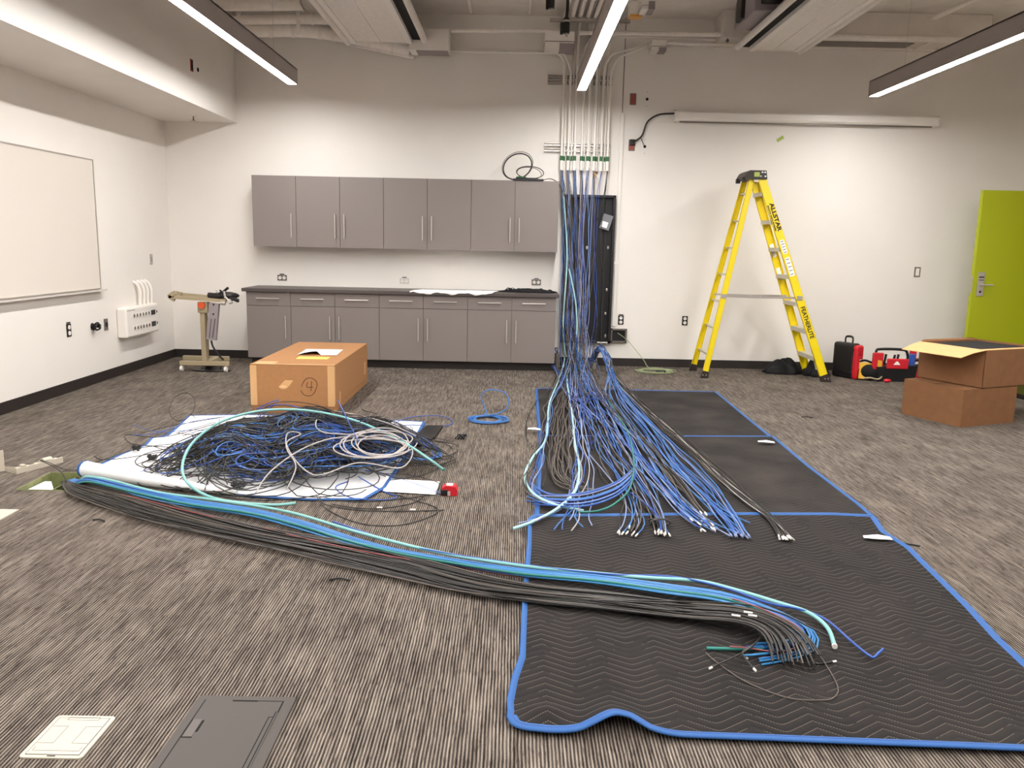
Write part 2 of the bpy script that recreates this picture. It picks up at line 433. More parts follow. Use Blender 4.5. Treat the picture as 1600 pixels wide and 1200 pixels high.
MB().box((2.30, 8.5, 3.78), (2.52, 9.25, 4.05), .01).part('casing', 'grey', t)
MB().box((2.26, 8.85, 3.80), (2.44, 9.05, 4.1), .01).part('bracket', 'blackm', t); MB().box((2.36, 8.2, 3.84), (2.54, 8.5, 4.0), .01).part('bracket', 'blackm', t)

# pipes on the ceiling at the left
def pipe(pts, r, label, name='ceiling_pipe', rings=(), m='pipe', cat='pipe', group=None, n=14, ringm='pipe'):
    P = cr(pts, 8) if len(pts) > 2 else np.array(pts, float)
    a = np.array(P[0])
    t = thing(name, label, cat, (P[len(P)//2][0], P[len(P)//2][1], P[len(P)//2][2]-r), 0, group)
    MB().tube(P, r, n=n).part('pipe', m, t)
    for k in rings:
        i = min(len(P)-2, int(k*(len(P)-1))); d = P[i+1]-P[i]; d = d/np.linalg.norm(d)
        fr = k*(len(P)-1)-i; q = P[i]+(P[i+1]-P[i])*fr
        MB().cyl(q-d*.018, q+d*.018, r*1.12, n=n).part('clamp', ringm, t)
    return t
pipe([W(322, 48, 9.7), W(400, 47, 9.7), W(485, 48, 9.75), W(560, 60, 9.85), W(640, 78, 9.95)], .075, 'thick painted pipe along the top of the back wall, sagging to the right', rings=(.1, .32, .42, .55, .62, .7, .8, .9), ringm='ceil')
pipe([W(325, 32, 9.6), W(440, 30, 9.6), W(547, 30, 9.6)], .055, 'painted pipe above the sagging thick pipe at top left', rings=(.2, .7))
pipe([W(330, 6, 9.3), W(450, 6, 9.3), W(470, 4, 9.3)], .07, 'thick painted pipe nearest the camera at top left of the ceiling')
pipe([W(560, 72, 10.0), W(600, 80, 10.05), W(648, 90, 10.05)], .022, 'thin painted pipe under the sagging thick pipe')
for k in range(3):
    pipe([(-2.42+k*.14, 9.75, 4.02), (-2.42+k*.14, 7.5, 4.02)], .022, ('leftmost', 'middle', 'rightmost')[k]+' of three thin conduits running forward on the ceiling above the thick pipes', 'ceiling_conduit', cat='conduit', group='three conduits at the top left')
for px, k in ((376, 0), (468, 1)):
    a = W(px, 50, 9.6); t = thing('pipe_hanger', ('left' if k == 0 else 'right')+' flat hanger strap holding the painted pipes at top left', 'hanger', (a[0], 9.6, 3.72))
    MB().box((a[0]-.02, 9.55, 3.74), (a[0]+.02, 9.56, ZC)).part('strap', 'white', t)
    MB().sphere((a[0]-.05, 9.55, 3.98), .03, sc_=(1.6, .6, .8)).part('rod_nut', 'blackm', t)
# long horizontal strut and conduits right of the left panel
pipe([W(705, 48, 9.85), W(875, 48, 9.85)], .022, 'straight horizontal conduit between the ceiling box and the grey junction box', 'ceiling_conduit', cat='conduit')
pipe([W(905, 51, 9.85), W(1190, 55, 9.85)], .026, 'straight horizontal conduit crossing above the projection screen left of the right panel', 'ceiling_conduit', cat='conduit')
pipe([W(1240, 56, 9.6), W(1520, 62, 9.6)], .03, 'straight horizontal pipe crossing below the deck right of the right panel', 'ceiling_pipe', cat='pipe')
pipe([(4.55, 9.6, 4.02), (4.75, 6.5, 4.02)], .03, 'painted pipe running forward on the ceiling near the right lamp', 'ceiling_pipe')
pipe([W(1042, 67, 9.95), W(1180, 72, 9.95)], .02, 'thin conduit leaving the small junction box to the right', 'ceiling_conduit', cat='conduit')
pipe([(-.55, 9.9, 4.08), (-.55, 6.5, 4.08)], .02, 'thin painted conduit running forward on the deck right of the left panel', 'ceiling_conduit', cat='conduit')
pipe([(.12, 9.9, 4.08), (.12, 6.5, 4.08)], .015, 'thin painted conduit running forward on the deck left of the hanging black connector', 'ceiling_conduit', cat='conduit')
for k, (px, y) in enumerate(((1170, 40), (1137, 58))):
    a = W(px, y, 9.8)
    MB().cyl((a[0], 9.8, a[2]-.04), (a[0], 9.8, ZC), .006, n=6).sphere((a[0], 9.8, a[2]-.04), .02).top('hanger_rod', 'plate', ('thin hanger rod with a nut left of the right ceiling panel, upper', 'thin hanger rod holding the conduit left of the right ceiling panel, lower')[k], 'hanger')
a = W(1555, 30, 8.6)
MB().box((a[0]-.12, 8.5, 4.05), (a[0]+.12, 8.75, ZC-.001), .004).top('ceiling_vent', 'plate', 'small dark plate on the ceiling deck above the right lamp', 'plate')
a = W(1375, 28, 9.0)
MB().cyl((a[0], 9.0, 4.02), (a[0], 9.0, ZC), .015, n=8).cyl((a[0], 9.0, 4.0), (a[0], 9.0, 4.03), .05, n=12).top('sprinkler_head', 'pipe', 'small sprinkler on the deck left of the right lamp', 'sprinkler')
# j-boxes
def jbox(px0, py0, px1, py1, Y, depth, label, dark):
    a, b = W(px0, py0, Y), W(px1, py1, Y); t = thing('junction_box', label, 'junction box', ((a[0]+b[0])/2, Y+depth/2, b[2]))
    MB().box((a[0], Y, b[2]), (b[0], Y+depth, a[2]), .004).part('casing', 'white', t)
    MB().box((a[0]-.003, Y-.004, a[2]-(a[2]-b[2])*.62), (b[0]+.003, Y+depth, a[2]-(a[2]-b[2])*.58)).part('seam', 'plate', t)
    MB().box(((a[0]+b[0])/2, Y-.005, b[2]-.003), (b[0]+.002, Y+depth-.02, b[2]+(a[2]-b[2])*dark)).part('opening', 'grey', t)
jbox(852, 48, 897, 76, 9.8, .3, 'white metal junction box beside the hanging black connector', .3)
jbox(1019, 62, 1041, 79, 9.85, .2, 'small white junction box right of the middle lamp', .3)
jbox(1004, 0, 1023, 14, 9.0, .25, 'grey box near the ceiling above the small junction box', .9)
a = W(993, 24, 9.3)
t = thing('exit_light', 'small white box with an orange lens near the ceiling beside the middle lamp', 'light', (a[0], 9.3, a[2]))
MB().box((a[0]-.07, 9.25, a[2]), (a[0]+.07, 9.4, a[2]+.13), .006).part('housing', 'white', t)
MB().box((a[0]-.065, 9.24, a[2]-.025), (a[0]+.065, 9.38, a[2]-.002), .004).part('lens', mat('amber_lens', (230, 165, 70), .3), t)
MB().cyl((a[0], 9.32, a[2]+.12), (a[0], 9.32, ZC), .01, n=6).part('stem', 'pipe', t)

# hanging black connectors
def connector(px, py, Y, label, s=1.0):
    a = W(px, py, Y); t = thing('hanging_connector', label, 'connector', (a[0], Y, a[2]-.13*s))
    MB().cyl((a[0], Y, a[2]-.11*s), (a[0], Y, a[2]+.02*s), .034*s, n=16).cyl((a[0], Y, a[2]+.02*s), (a[0], Y, a[2]+.05*s), .034*s, .016*s, n=16).part('body', 'blackm', t)
    MB().box((a[0]-.06*s, Y-.02, a[2]-.12*s), (a[0]-.03*s, Y+.02, a[2]-.01*s), .004).part('clamp', 'black', t)
    MB().cyl((a[0], Y, a[2]-.005), (a[0], Y, a[2]+.012), .0355*s, n=16).part('ring', 'steel', t)
    MB().cyl((a[0]+.005, Y, a[2]-.14*s), (a[0]+.005, Y, a[2]-.11*s), .012*s, n=10).part('pin', 'steel', t)
    MB().tube(cr([(a[0], Y, a[2]+.04*s), (a[0]+.008, Y, a[2]+.2), (a[0]-.004, Y, ZC)], 6), .016*s, 8).part('cable', 'c_black', t)
connector(885, 34, 8.6, 'black cylindrical connector hanging on a thick black cable from the ceiling')
connector(862, -4, 8.3, 'black rounded device at the top edge beside the hanging connector', .9)

# ------------------------------------------------------------------ whiteboard
y0, y1, z0, z1 = 5.93, 8.37, .955, 2.215
t = thing('whiteboard', 'large white dry-erase board with thin aluminium frame on the left wall', 'whiteboard', (XL, 7.15, z0))
MB().box((XL, y0, z0), (XL+.016, y1, z1)).part('board', 'board', t)
fr = MB()
fr.box((XL, y0-.012, z1), (XL+.022, y1+.012, z1+.012)).box((XL, y0-.012, z0-.012), (XL+.022, y1+.012, z0)).box((XL, y0-.012, z0), (XL+.022, y0, z1)).box((XL, y1, z0), (XL+.022, y1+.012, z1))
fr.part('frame', 'alum', t)
MB().box((XL, y0-.02, z0-.028), (XL+.07, y1+.03, z0-.018)).box((XL+.064, y0-.02, z0-.028), (XL+.072, y1+.03, z0-.010)).part('tray', 'traym', t)

# ------------------------------------------------------------------ wall outlets etc.
def outlet(x, z, label, y=D, horiz=False, m='plate', face='white', name='wall_outlet', tab=True, tall=.115):
    wd, ht = (tall, .07) if horiz else (.07, tall)
    t = thing(name, label, 'outlet', (x, y, z-ht/2))
    MB().box((x-wd/2, y-.008, z-ht/2), (x+wd/2, y, z+ht/2), .002).part('cover_plate', m, t)
    for s in (-1, 1):
        c = (x+s*.026, z) if horiz else (x, z+s*.026)
        o = MB().cyl((c[0], y-.012, c[1]), (c[0], y-.006, c[1]), .020, n=18).part('socket', face, t)
        MB().box((c[0]-.009, y-.0126, c[1]-.003), (c[0]-.006, y-.0115, c[1]+.008)).box((c[0]+.006, y-.0126, c[1]-.003), (c[0]+.009, y-.0115, c[1]+.008)).part('slot', 'black', o)
    if tab:
        MB().box((x-.028, y-.008, z+ht/2+.004), (x+.028, y, z+ht/2+.014)).part('tab', 'blackm', t, 'small dark tab above the plate')
    return t
for px, py, lb in ((441, 434, 'double wall outlet above the left end of the counter'), (632, 439, 'double wall outlet above the middle of the counter'), (838, 441, 'double wall outlet above the right end of the counter behind black cloth')):
    a = W(px, py, D); outlet(a[0], a[2], lb, horiz=True, m='plate' if px != 632 else 'traym', face='white' if px != 632 else 'pipe')
for px, py, lb in ((970, 500, 'dark wall outlet above the open wall box'), (1070, 501, 'dark wall outlet on the back wall left of the ladder')):
    a = W(px, py, D); outlet(a[0], a[2], lb, m='blackm', face='white', tab=px < 1000)
a = W(1433, 425, D)
t = thing('light_switch', 'rocker light switch on the back wall left of the green door', 'switch', (a[0], D, a[2]-.06))
MB().box((a[0]-.037, D-.008, a[2]-.06), (a[0]+.037, D, a[2]+.06), .002).part('cover_plate', 'plate', t)
MB().box((a[0]-.022, D-.012, a[2]-.045), (a[0]+.022, D-.006, a[2]+.045), .002).part('rocker', 'white', t)
# left wall ones
def lplate(px, py, w_, h_, m, label, name, cat='outlet'):
    a = LX(px, py, XL); t = thing(name, label, cat, (XL, a[1], a[2]-h_/2))
    MB().box((XL, a[1]-w_/2, a[2]-h_/2), (XL+.008, a[1]+w_/2, a[2]+h_/2), .002).part('cover_plate', m, t)
    return t, a
t, a = lplate(107, 516, .075, .125, 'blackm', 'black double outlet on the left wall below the whiteboard', 'wall_outlet')
for s in (-1, 1): MB().cyl((XL+.006, a[1], a[2]+s*.028), (XL+.012, a[1], a[2]+s*.028), .021, n=16).part('socket', 'white', t)
MB().box((XL, a[1]-.03, a[2]+.068), (XL+.008, a[1]+.03, a[2]+.078)).part('tab', 'blackm', t)
t, a = lplate(165, 507, .075, .12, 'plate', 'grey plate with a round black socket between loose wires and the socket panel', 'wall_outlet')
MB().cyl((XL+.006, a[1], a[2]), (XL+.014, a[1], a[2]), .026, n=16).part('socket', 'black', t)
t, a = lplate(236, 405, .06, .12, 'alum', 'small aluminium switch plate on the left wall near the corner', 'switch_plate', 'switch')
MB().box((XL+.006, a[1]-.012, a[2]-.03), (XL+.011, a[1]+.012, a[2]+.03), .001).part('rocker', 'grey', t)
a = LX(144, 510, XL)
mb = MB(); mb.cyl((XL, a[1], a[2]), (XL+.006, a[1], a[2]), .035, n=14)
for k in range(7):
    q = rng.uniform(-.04, .04, 3)
    mb.tube(cr([(XL+.005, a[1], a[2]), (XL+.05, a[1]+q[0], a[2]+q[1]), (XL+.06, a[1]-q[1]*1.3, a[2]+q[0]), (XL+.02, a[1]+q[2], a[2]-q[0])], 5), .007, 6)
mb.top('loose_wires', 'black', 'knot of loose black wires coming from a hole in the left wall', 'wires')

# soffit items
a = LX(299, 102, XS)
t = thing('junction_opening', 'open brown device box cut into the soffit side', 'outlet', (XS, a[1], a[2]-.06))
MB().box((XS, a[1]-.035, a[2]-.06), (XS+.006, a[1]+.035, a[2]+.06), .001).part('frame', 'redbox', t)
MB().box((XS+.004, a[1]-.02, a[2]-.05), (XS+.008, a[1]+.02, a[2]+.05)).part('opening', 'void', t)
a = LX(309, 109, XS)
MB().cyl((XS, a[1], a[2]), (XS+.005, a[1], a[2]), .022, n=12).top('wall_hole', 'void', 'small dark hole in the soffit side', 'hole')
a = G(302, 181, ZS)
t = thing('sprinkler_head', 'pendent sprinkler head under the left soffit near the corner', 'sprinkler', (a[0], a[1], ZS-.05))
MB().cyl((a[0], a[1], ZS-.008), (a[0], a[1], ZS), .04, n=18).part('escutcheon', 'white', t)
MB().cyl((a[0], a[1], ZS-.045), (a[0], a[1], ZS-.006), .008, n=8).cyl((a[0], a[1], ZS-.05), (a[0], a[1], ZS-.046), .022, n=12).part('head', 'plate', t)

# socket panel on left wall
y0, y1, z0, z1 = 8.70, 9.50, .40, .725
t = thing('socket_panel', 'white surface-mounted panel with two rows of round sockets on the left wall', 'panel', (XL, 9.16, z0))
MB().box((XL, y0, z0), (XL+.11, y1, z1), .02).part('casing', 'white', t)
for j in range(2):
    for k in range(6):
        yy = y0+.17+k*.072; zz = z0+.095+j*.135
        s = MB().cyl((XL+.108, yy, zz), (XL+.116, yy, zz), .030, n=16).part('socket', 'white', t)
        MB().cyl((XL+.112, yy, zz), (XL+.1175, yy, zz), .020, n=12).part('socket_hole', 'plate', s)
    zz = z0+.10+j*.13
    MB().box((XL+.108, y0+.60, zz-.028), (XL+.116, y0+.70, zz+.026), .002).part('breaker', 'blackm', t)
    MB().box((XL+.108, y0+.735, zz-.014), (XL+.114, y0+.753, zz+.014)).part('button', 'blackm', t)
MB().box((XL+.1, y0+.02, z1-.035), (XL+.113, y0+.2, z1-.03)).part('seam', 'plate', t)
for k in range(4):
    yy = 9.18+k*.095
    MB().tube(cr([(XL+.045, yy, z1-.01), (XL+.05, yy, z1+.10), (XL+.048, yy+.0, z1+.17), (XL+.025, yy-.02, z1+.235), (XL-.01, yy-.04, z1+.26)], 6), .019, 10).part('conduit_sleeve', 'white', t, 'white bent sleeve into the wall')

# ------------------------------------------------------------------ back wall: red boxes, raceway, screen, wall box
def redbox(px, py, label):
    a = W(px, py, D); t = thing('junction_opening', label, 'junction box', (a[0], D, a[2]-.06))
    MB().box((a[0]-.038, D-.006, a[2]-.065), (a[0]+.038, D, a[2]+.065), .001).part('frame', 'plate', t)
    MB().box((a[0]-.028, D-.008, a[2]-.055), (a[0]+.028, D-.004, a[2]+.055)).part('back_box', 'redbox', t)
    return t, a
redbox(989, 155, 'open red junction box high on the wall beside the conduits')
t, a = redbox(987, 227, 'open red junction box with a black plug, below the upper red box')
MB().box((a[0]-.03, D-.04, a[2]+.0), (a[0]+.035, D-.005, a[2]+.065), .004).part('plug', 'black', t)
b0 = a
for px, py, lb in ((1011, 155, 'small dark hole right of the upper red box'), (1007.5, 229, 'small dark hole right of the lower red box')):
    a = W(px, py, D); MB().cyl((a[0], D-.005, a[2]), (a[0], D, a[2]), .017, n=12).sphere((a[0], D-.002, a[2]+.08), .004, 6, 4).sphere((a[0], D-.002, a[2]-.08), .004, 6, 4).top('wall_hole', 'void', lb, 'hole')
pl = W(1054, 177, D-.03)
MB().tube(cr([(b0[0]+.01, D-.045, b0[2]+.03), W(1003, 212, D-.03), W(1012, 190, D-.03), W(1030, 179, D-.03), pl, W(1055, 172, D-.03)], 8), .010, 8).top('power_cord', 'c_black', 'black power cord from the lower red box to the projection screen', 'cord')
MB().tube(cr([W(1001, 214, D-.02), W(1004, 222, D-.02), W(1007.5, 229, D-.004)], 6), .004, 6).top('thin_wire', 'c_black', 'thin wire hanging from the power cord to the lower wall hole', 'wire')
# projection screen
xa, xb = 1.885, 4.98; zt, zb = 3.075, 2.955
t = thing('projection_screen', 'long white rolled projection screen housing on the back wall', 'projection screen', ((xa+xb)/2, D, zb))
prof = [(0, zb), (-.10, zb+.008), (-.125, zb+.03), (-.125, zt-.02), (-.10, zt), (0, zt)]
MB().prism([(xa, D+p[0], p[1]) for p in prof], (xb-xa, 0, 0)).part('housing', 'white', t)
MB().prism([(xa-.012, D+p[0]*1.04, zb+(p[1]-zb)*1.03-.002) for p in prof], (.014, 0, 0)).part('end_cap', 'white', t)
MB().prism([(xb-.002, D+p[0]*1.04, zb+(p[1]-zb)*1.03-.002) for p in prof], (.014, 0, 0)).part('end_cap', 'white', t)
MB().box((xa+.05, D-.075, zb-.008), (xb-.05, D-.05, zb+.004)).part('screen_slot', 'plate', t)
MB().box((1.62, D-.004, zb+.0), (xa-.02, D, zb+.22)).top('patch_plate', 'wall', 'faint repaired drywall patch left of the projection screen', 'patch')
a = W(1219, 217, D)
v = MB(); cc, ss = math.cos(.6), math.sin(.6)
v.prism([(a[0]+cc*p-ss*q, D-.001, a[2]+ss*p+cc*q) for p, q in ((-.045, -.02), (.045, -.02), (.045, .02), (-.045, .02))], (0, -.002, 0))
v.top('tape_piece', 'limetape', 'small piece of lime green tape under the projection screen', 'tape')
# raceway
t = thing('cable_raceway', 'thin white vertical conduit strip right of the black panel', 'conduit', (1.25, D, .5))
xr1, xr0 = 1.262, 1.238
MB().box((xr0, D-.025, .50), (xr1+.02, D, 3.05), .004).part('channel', 'wall', t)
MB().box((xr0+.016, D-.006, 3.05), (xr0+.024, D, ZC)).part('corner_bead', 'plate', t)
MB().box((xr0-.012, D-.03, 1.26), (xr1+.03, D, 1.30), .003).part('strap', 'white', t)
# open wall box
a, b = W(954, 513, D), W(978, 535, D)
x0, x1, z0, z1 = a[0], b[0], b[2], a[2]
t = thing('wall_box', 'open square grey metal wall box right of the black panel with a green cable', 'wall box', ((x0+x1)/2, D, z0))
MB().box((x0, D-.05, z0), (x0+.018, D, z1)).box((x1-.018, D-.05, z0), (x1, D, z1)).box((x0, D-.05, z0), (x1, D, z0+.018)).box((x0, D-.05, z1-.018), (x1, D, z1)).part('frame', 'plate', t)
MB().box((x0+.018, D-.003, z0+.018), (x1-.018, D-.001, z1-.018)).part('back', 'blackm', t)
bx = ((x0+x1)/2-.01, D-.02, (z0+z1)/2+.03)

# ------------------------------------------------------------------ cabinets
DW = .5175
def handle(x, y, z, L, vert, root):
    m = MB()
    if vert:
        m.cyl((x, y-.03, z-L/2), (x, y-.03, z+L/2), .0065, n=10)
        for s in (-.38, .38): m.cyl((x, y-.03, z+s*L), (x, y, z+s*L), .005, n=8)
    else:
        m.cyl((x-L/2, y-.03, z), (x+L/2, y-.03, z), .0065, n=10)
        for s in (-.38, .38): m.cyl((x+s*L, y-.03, z), (x+s*L, y, z), .005, n=8)
    return m.part('handle', 'steel', root)
UX, UY, UZ0, UZ1 = -3.1052, D-.3019, 1.395, 2.2185
BX, BY = -3.117, D-.60
pos = ['first from the left, single door', 'second from the left, double door', 'third from the left, double door', 'rightmost, double door']
units = [(0, 1), (1, 3), (3, 5), (5, 7)]
for ui, (i0, i1) in enumerate(units):
    xa, xb = UX+i0*DW, UX+i1*DW
    t = thing('upper_cabinet', 'grey laminate wall cabinet, '+pos[ui], 'cabinet', ((xa+xb)/2, D-.15, UZ0), 0, 'upper cabinets over the counter')
    MB().box((xa+.0005, UY+.021, UZ0), (xb-.0005, D-.001, UZ1)).part('body', 'cabedge', t)
    for i in range(i0, i1):
        x0, x1 = UX+i*DW+.002, UX+(i+1)*DW-.002
        d = MB().box((x0, UY, UZ0), (x1, UY+.019, UZ1), .0012).part('door', 'cab', t)
        hx = x1-.052 if i in (0, 1, 3, 5) else x0+.052
        handle(hx, UY, UZ0+.25, .285, True, d)
for ui, (i0, i1) in enumerate(units):
    xa, xb = BX+i0*DW, BX+i1*DW
    t = thing('base_cabinet', 'grey laminate base cabinet under the counter, '+pos[ui], 'cabinet', ((xa+xb)/2, D-.3, 0), 0, 'base cabinets under the counter')
    MB().box((xa+.0005, BY+.021, .1), (xb-.0005, D-.001, .876)).part('body', 'cabedge', t)
    MB().box((xa+(.02 if ui == 0 else 0), BY+.08, 0), (xb, BY+.1, .1)).part('toe_kick', 'base', t)
    for i in range(i0, i1):
        x0, x1 = BX+i*DW+.002, BX+(i+1)*DW-.002
        d = MB().box((x0, BY, .1), (x1, BY+.019, .712), .0012).part('door', 'cab', t)
        hx = x1-.055 if i in (0, 1, 3, 5) else x0+.05
        handle(hx, BY, .47, .27, True, d)
        dr = MB().box((x0, BY, .717), (x1, BY+.019, .872), .0012).part('drawer', 'cab', t)
        handle((x0+x1)/2, BY, .80, .27, False, dr)
xe = BX+7*DW
MB().box((BX-.04, D-.64, .876), (xe+.03, D-.001, .915), .003).top('countertop', 'counter', 'long dark grey laminate countertop over the base cabinets', 'countertop')
# paper on counter
P = []; nx = 24; xa, xb = -1.20, -.24
mbp = MB(); vv = []
for i in range(nx+1):
    x = xa+(xb-xa)*i/nx
    fy = D-.60+.025*math.sin(i*.9)+.02*math.sin(i*.5+1)
    zf = .898+.012*math.sin(i*.85+.6)+.006*math.sin(i*1.9)
    vv += [(x, D-.648, zf), (x, D-.640, .920), (x+.03, D-.50, .926), (x+.06, D-.34, .922), (x+.09, D-.12, .918)]
mbp.add(vv, [(i*5+k, i*5+5+k, i*5+6+k, i*5+1+k) for i in range(nx) for k in range(4)], True)
pp = mbp.top('paper_sheet', 'whitep', 'long curled white paper sheet lying on the countertop', 'paper')
m_ = pp.modifiers.new('s', 'SOLIDIFY'); m_.thickness = .0012

def crumple(name, m, cx, cy, z0, rx, ry, h, label, cat, seed, nb=5, n=34):
    """crumpled cloth: a lumpy thick heightfield with ragged outline"""
    R = random.Random(seed); bl = [(R.uniform(-.7, .7), R.uniform(-.6, .6), R.uniform(.5, .8), R.uniform(.3, .6)) for _ in range(nb)]
    ph = [R.uniform(0, 6.28) for _ in range(6)]
    v = []; f = []
    rings = 12
    v.append((cx, cy, z0+.004+h*.7*sum(b[3]*math.exp(-(b[0]**2+b[1]**2)/b[2]**2) for b in bl)+h*.02))
    for i in range(1, rings+1):
        for j in range(n):
            a = 2*math.pi*j/n; k = 1+.13*math.sin(3*a+ph[0])+.10*math.sin(5*a+ph[1])+.07*math.sin(9*a+ph[2])
            q = i/rings*k; x, y = q*math.cos(a), q*math.sin(a)
            z = sum(b[3]*math.exp(-((x-b[0])**2+(y-b[1])**2)/b[2]**2) for b in bl)
            z = (.30+z*.6+.22*abs(math.sin(5*x+ph[3])*math.cos(4*y+ph[4]))+.12*math.sin(9*x+7*y+ph[5]))*(1-(i/rings)**5)
            v.append((cx+x*rx, cy+y*ry, z0+.004+h*z if i < rings else z0))
    for j in range(n): f.append((0, 1+j, 1+(j+1) % n))
    for i in range(rings-1):
        for j in range(n):
            a = 1+i*n; b = a+n
            f.append((a+j, b+j, b+(j+1) % n, a+(j+1) % n))
    f.append(tuple(1+(rings-1)*n+j for j in range(n-1, -1, -1)))
    return MB().add(v, f, True).top(name, m, label, cat)
cl_ = crumple('black_cloth', 'blacktex', .20, D-.34, .9155, .33, .10, .028, 'crumpled black cloth strip lying on the right end of the counter', 'cloth', 3, 7)
_R = np.random.default_rng(77)
for k in range(9):
    x_ = _R.uniform(-.05, .46); y_ = D-.34+_R.uniform(-.06, .06)
    MB().tube(cr([(x_-.10, y_, .923), (x_-.03, y_+_R.uniform(-.04, .04), .945+_R.uniform(0, .02)), (x_+.03, y_+_R.uniform(-.04, .04), .935), (x_+.08, y_-.02, .945+_R.uniform(-.01, .02)), (x_+.13, y_-.04, .922)], 5), .007, 5, flat=.5).part('strap', 'blacktex', cl_)
MB().tube(cr([(.0, D-.36, .93), (-.06, D-.38, .97), (-.11, D-.40, .925)], 5), .003, 5).part('loose_thread', 'blacktex', cl_)
# device with cables on the upper cabinets
t = thing('cable_device', 'thin black device with looped wires lying on the rightmost wall cabinet', 'device', (.14, D-.26, UZ1))
zt_ = UZ1
MB().box((-.03, D-.32, zt_+.001), (.33, D-.18, zt_+.022), .004).box((.0, D-.31, zt_+.022), (.26, D-.2, zt_+.034), .004).part('body', 'blackm', t)
MB().box((.01, D-.325, zt_+.034), (.12, D-.24, zt_+.046), .003).part('circuit_board', 'greentape', t)
def vloop(cx, cz, rx, rz, tilt, Y, turns=1, n=40):
    return [(cx+rx*math.cos(a)*math.cos(tilt)-rz*math.sin(a)*math.sin(tilt), Y+.02*math.sin(a*.5), cz+rx*math.cos(a)*math.sin(tilt)+rz*math.sin(a)*math.cos(tilt)) for a in np.linspace(-2.2, -2.2+2*math.pi*turns, n)]
MB().tube(vloop(.02, zt_+.165, .175, .14, .5, D-.25, 1.0), .008, 7).part('wire_loop', 'c_black', t)
MB().tube(vloop(.02, zt_+.175, .19, .15, .5, D-.24, .97), .004, 6).part('wire_loop', 'c_grey', t)
MB().tube(vloop(.17, zt_+.10, .16, .07, -.05, D-.25, 1.0), .006, 6).part('wire_loop', 'c_grey', t)
MB().tube(vloop(.16, zt_+.09, .145, .07, -.1, D-.24, 1.0), .004, 6).part('wire_loop', 'c_grey', t)
MB().tube(cr([(.32, D-.25, zt_+.015), (.42, D-.25, zt_+.03), (.52, D-.22, zt_-.03), (.60, D-.2, zt_-.2), (.68, D-.18, zt_-.38), (.72, D-.2, zt_-.7)], 8), .006, 6).top('drooping_wire', 'c_grey', 'grey wire drooping from the device on the cabinet to the cable bundle', 'wire')

# ------------------------------------------------------------------ black panel
px0, px1, pz0, pz1 = .60, 1.215, .29, 2.085
YP = D-.095
t = thing('equipment_enclosure', 'tall open black metal panel box fixed to the wall behind the hanging cables', 'panel', ((px0+px1)/2, D, pz0))
MB().box((px0, D-.01, pz0), (px1, D-.001, pz1)).part('back_plate', 'blackm', t)
MB().box((px0, YP, pz0), (px0+.03, D, pz1), .003).box((px1-.03, YP, pz0), (px1, D, pz1), .003).box((px0, YP, pz1-.03), (px1, D, pz1), .003).box((px0, YP, pz0), (px1, D, pz0+.03), .003).part('rim', 'blackm', t)
MB().box((px0+.05, D-.03, pz0+.05), (px0+.09, D-.01, pz1-.05)).box((px1-.12, D-.03, pz0+.05), (px1-.08, D-.01, pz1-.05)).part('mounting_rail', 'black', t)
for (px, py) in ((950, 387), (948, 453), (946, 525), (917, 387), (946, 490)):
    a = W(px, py, D-.03); MB().sphere((a[0], D-.03, a[2]), .014, 8, 6, (1, .5, 1.6)).part('screw_stud', 'steel', t)
MB().box((px1-.16, YP-.003, pz0+.005), (px1-.035, YP+.01, pz0+.02)).part('label_strip', 'white', t)
a = W(947, 347, D-.08)
t = thing('clear_bag', 'small clear plastic bag with a white label taped to the black panel', 'bag', (a[0], D-.1, a[2]-.1))
q = .3; X_ = np.array([math.cos(q), 0, -math.sin(q)]); Z_ = np.array([math.sin(q), 0, math.cos(q)]); c0 = np.array([a[0], D-.105, a[2]])
MB().obox(c0-Z_*.09, c0+Z_*.09, X_, .12, (0, 1, 0), .006).part('bag', 'clear', t)
MB().obox(c0-Z_*.07-X_*.01, c0-Z_*.0-X_*.01, X_, .075, (0, -1, 0), .002).part('paper_label', 'whitep', t)

# ------------------------------------------------------------------ conduits
YC = 10.085
rw = .0148
cond_px = [877.6, 887.8, 897.9, 908.8, 918.5, 928.6, 939.5, 949.6]
cx = [W(p, 240, YC)[0] for p in cond_px]
ztap = W(900, 248, YC)[2]; zend = W(900, 266, YC)[2]
ords = ['first', 'second', 'third', 'fourth', 'fifth', 'sixth', 'seventh', 'eighth']
def bend(x, kind):
    if kind == 'l1': return [(x, YC, zend), (x, YC, 3.45), (x, YC, 3.58), (x-.06, YC, 3.68), (x-.18, YC, 3.71), (x-.4, YC, 3.715), (-1.6, YC, 3.71), (-2.0, YC, 3.74)]
    if kind == 'l2': return [(x, YC, zend), (x, YC, 3.35), (x, YC, 3.5), (x-.05, YC, 3.62), (x-.12, YC-.02, 3.69), (x-.4, YC-.03, 3.685), (-.9, YC-.03, 3.685)]
    if kind == 'u': return [(x, YC, zend), (x, YC, 3.6), (x+.005, YC-.01, 3.9), (x+.01, YC-.12, 4.04), (x+.012, YC-.4, 4.06), (x+.02, 5.0, 4.06)]
    if kind == 'r1': return [(x, YC, zend), (x, YC, 3.6), (x+.01, YC, 3.78), (x+.08, YC, 3.87), (x+.2, YC, 3.89), (x+.6, YC, 3.89), (2.3, YC, 3.88)]
    if kind == 'r2': return [(x, YC, zend), (x, YC, 3.4), (x+.02, YC, 3.6), (x+.1, YC, 3.70), (x+.25, YC, 3.74), (x+.45, YC, 3.80), (x+.62, YC, 3.81)]
    if kind == 'r3': return [(x, YC, zend), (x, YC, 3.35), (x+.02, YC, 3.55), (x+.1, YC, 3.66), (x+.2, YC-.03, 3.70), (x+.40, YC-.03, 3.77), (x+.56, YC-.03, 3.78)]
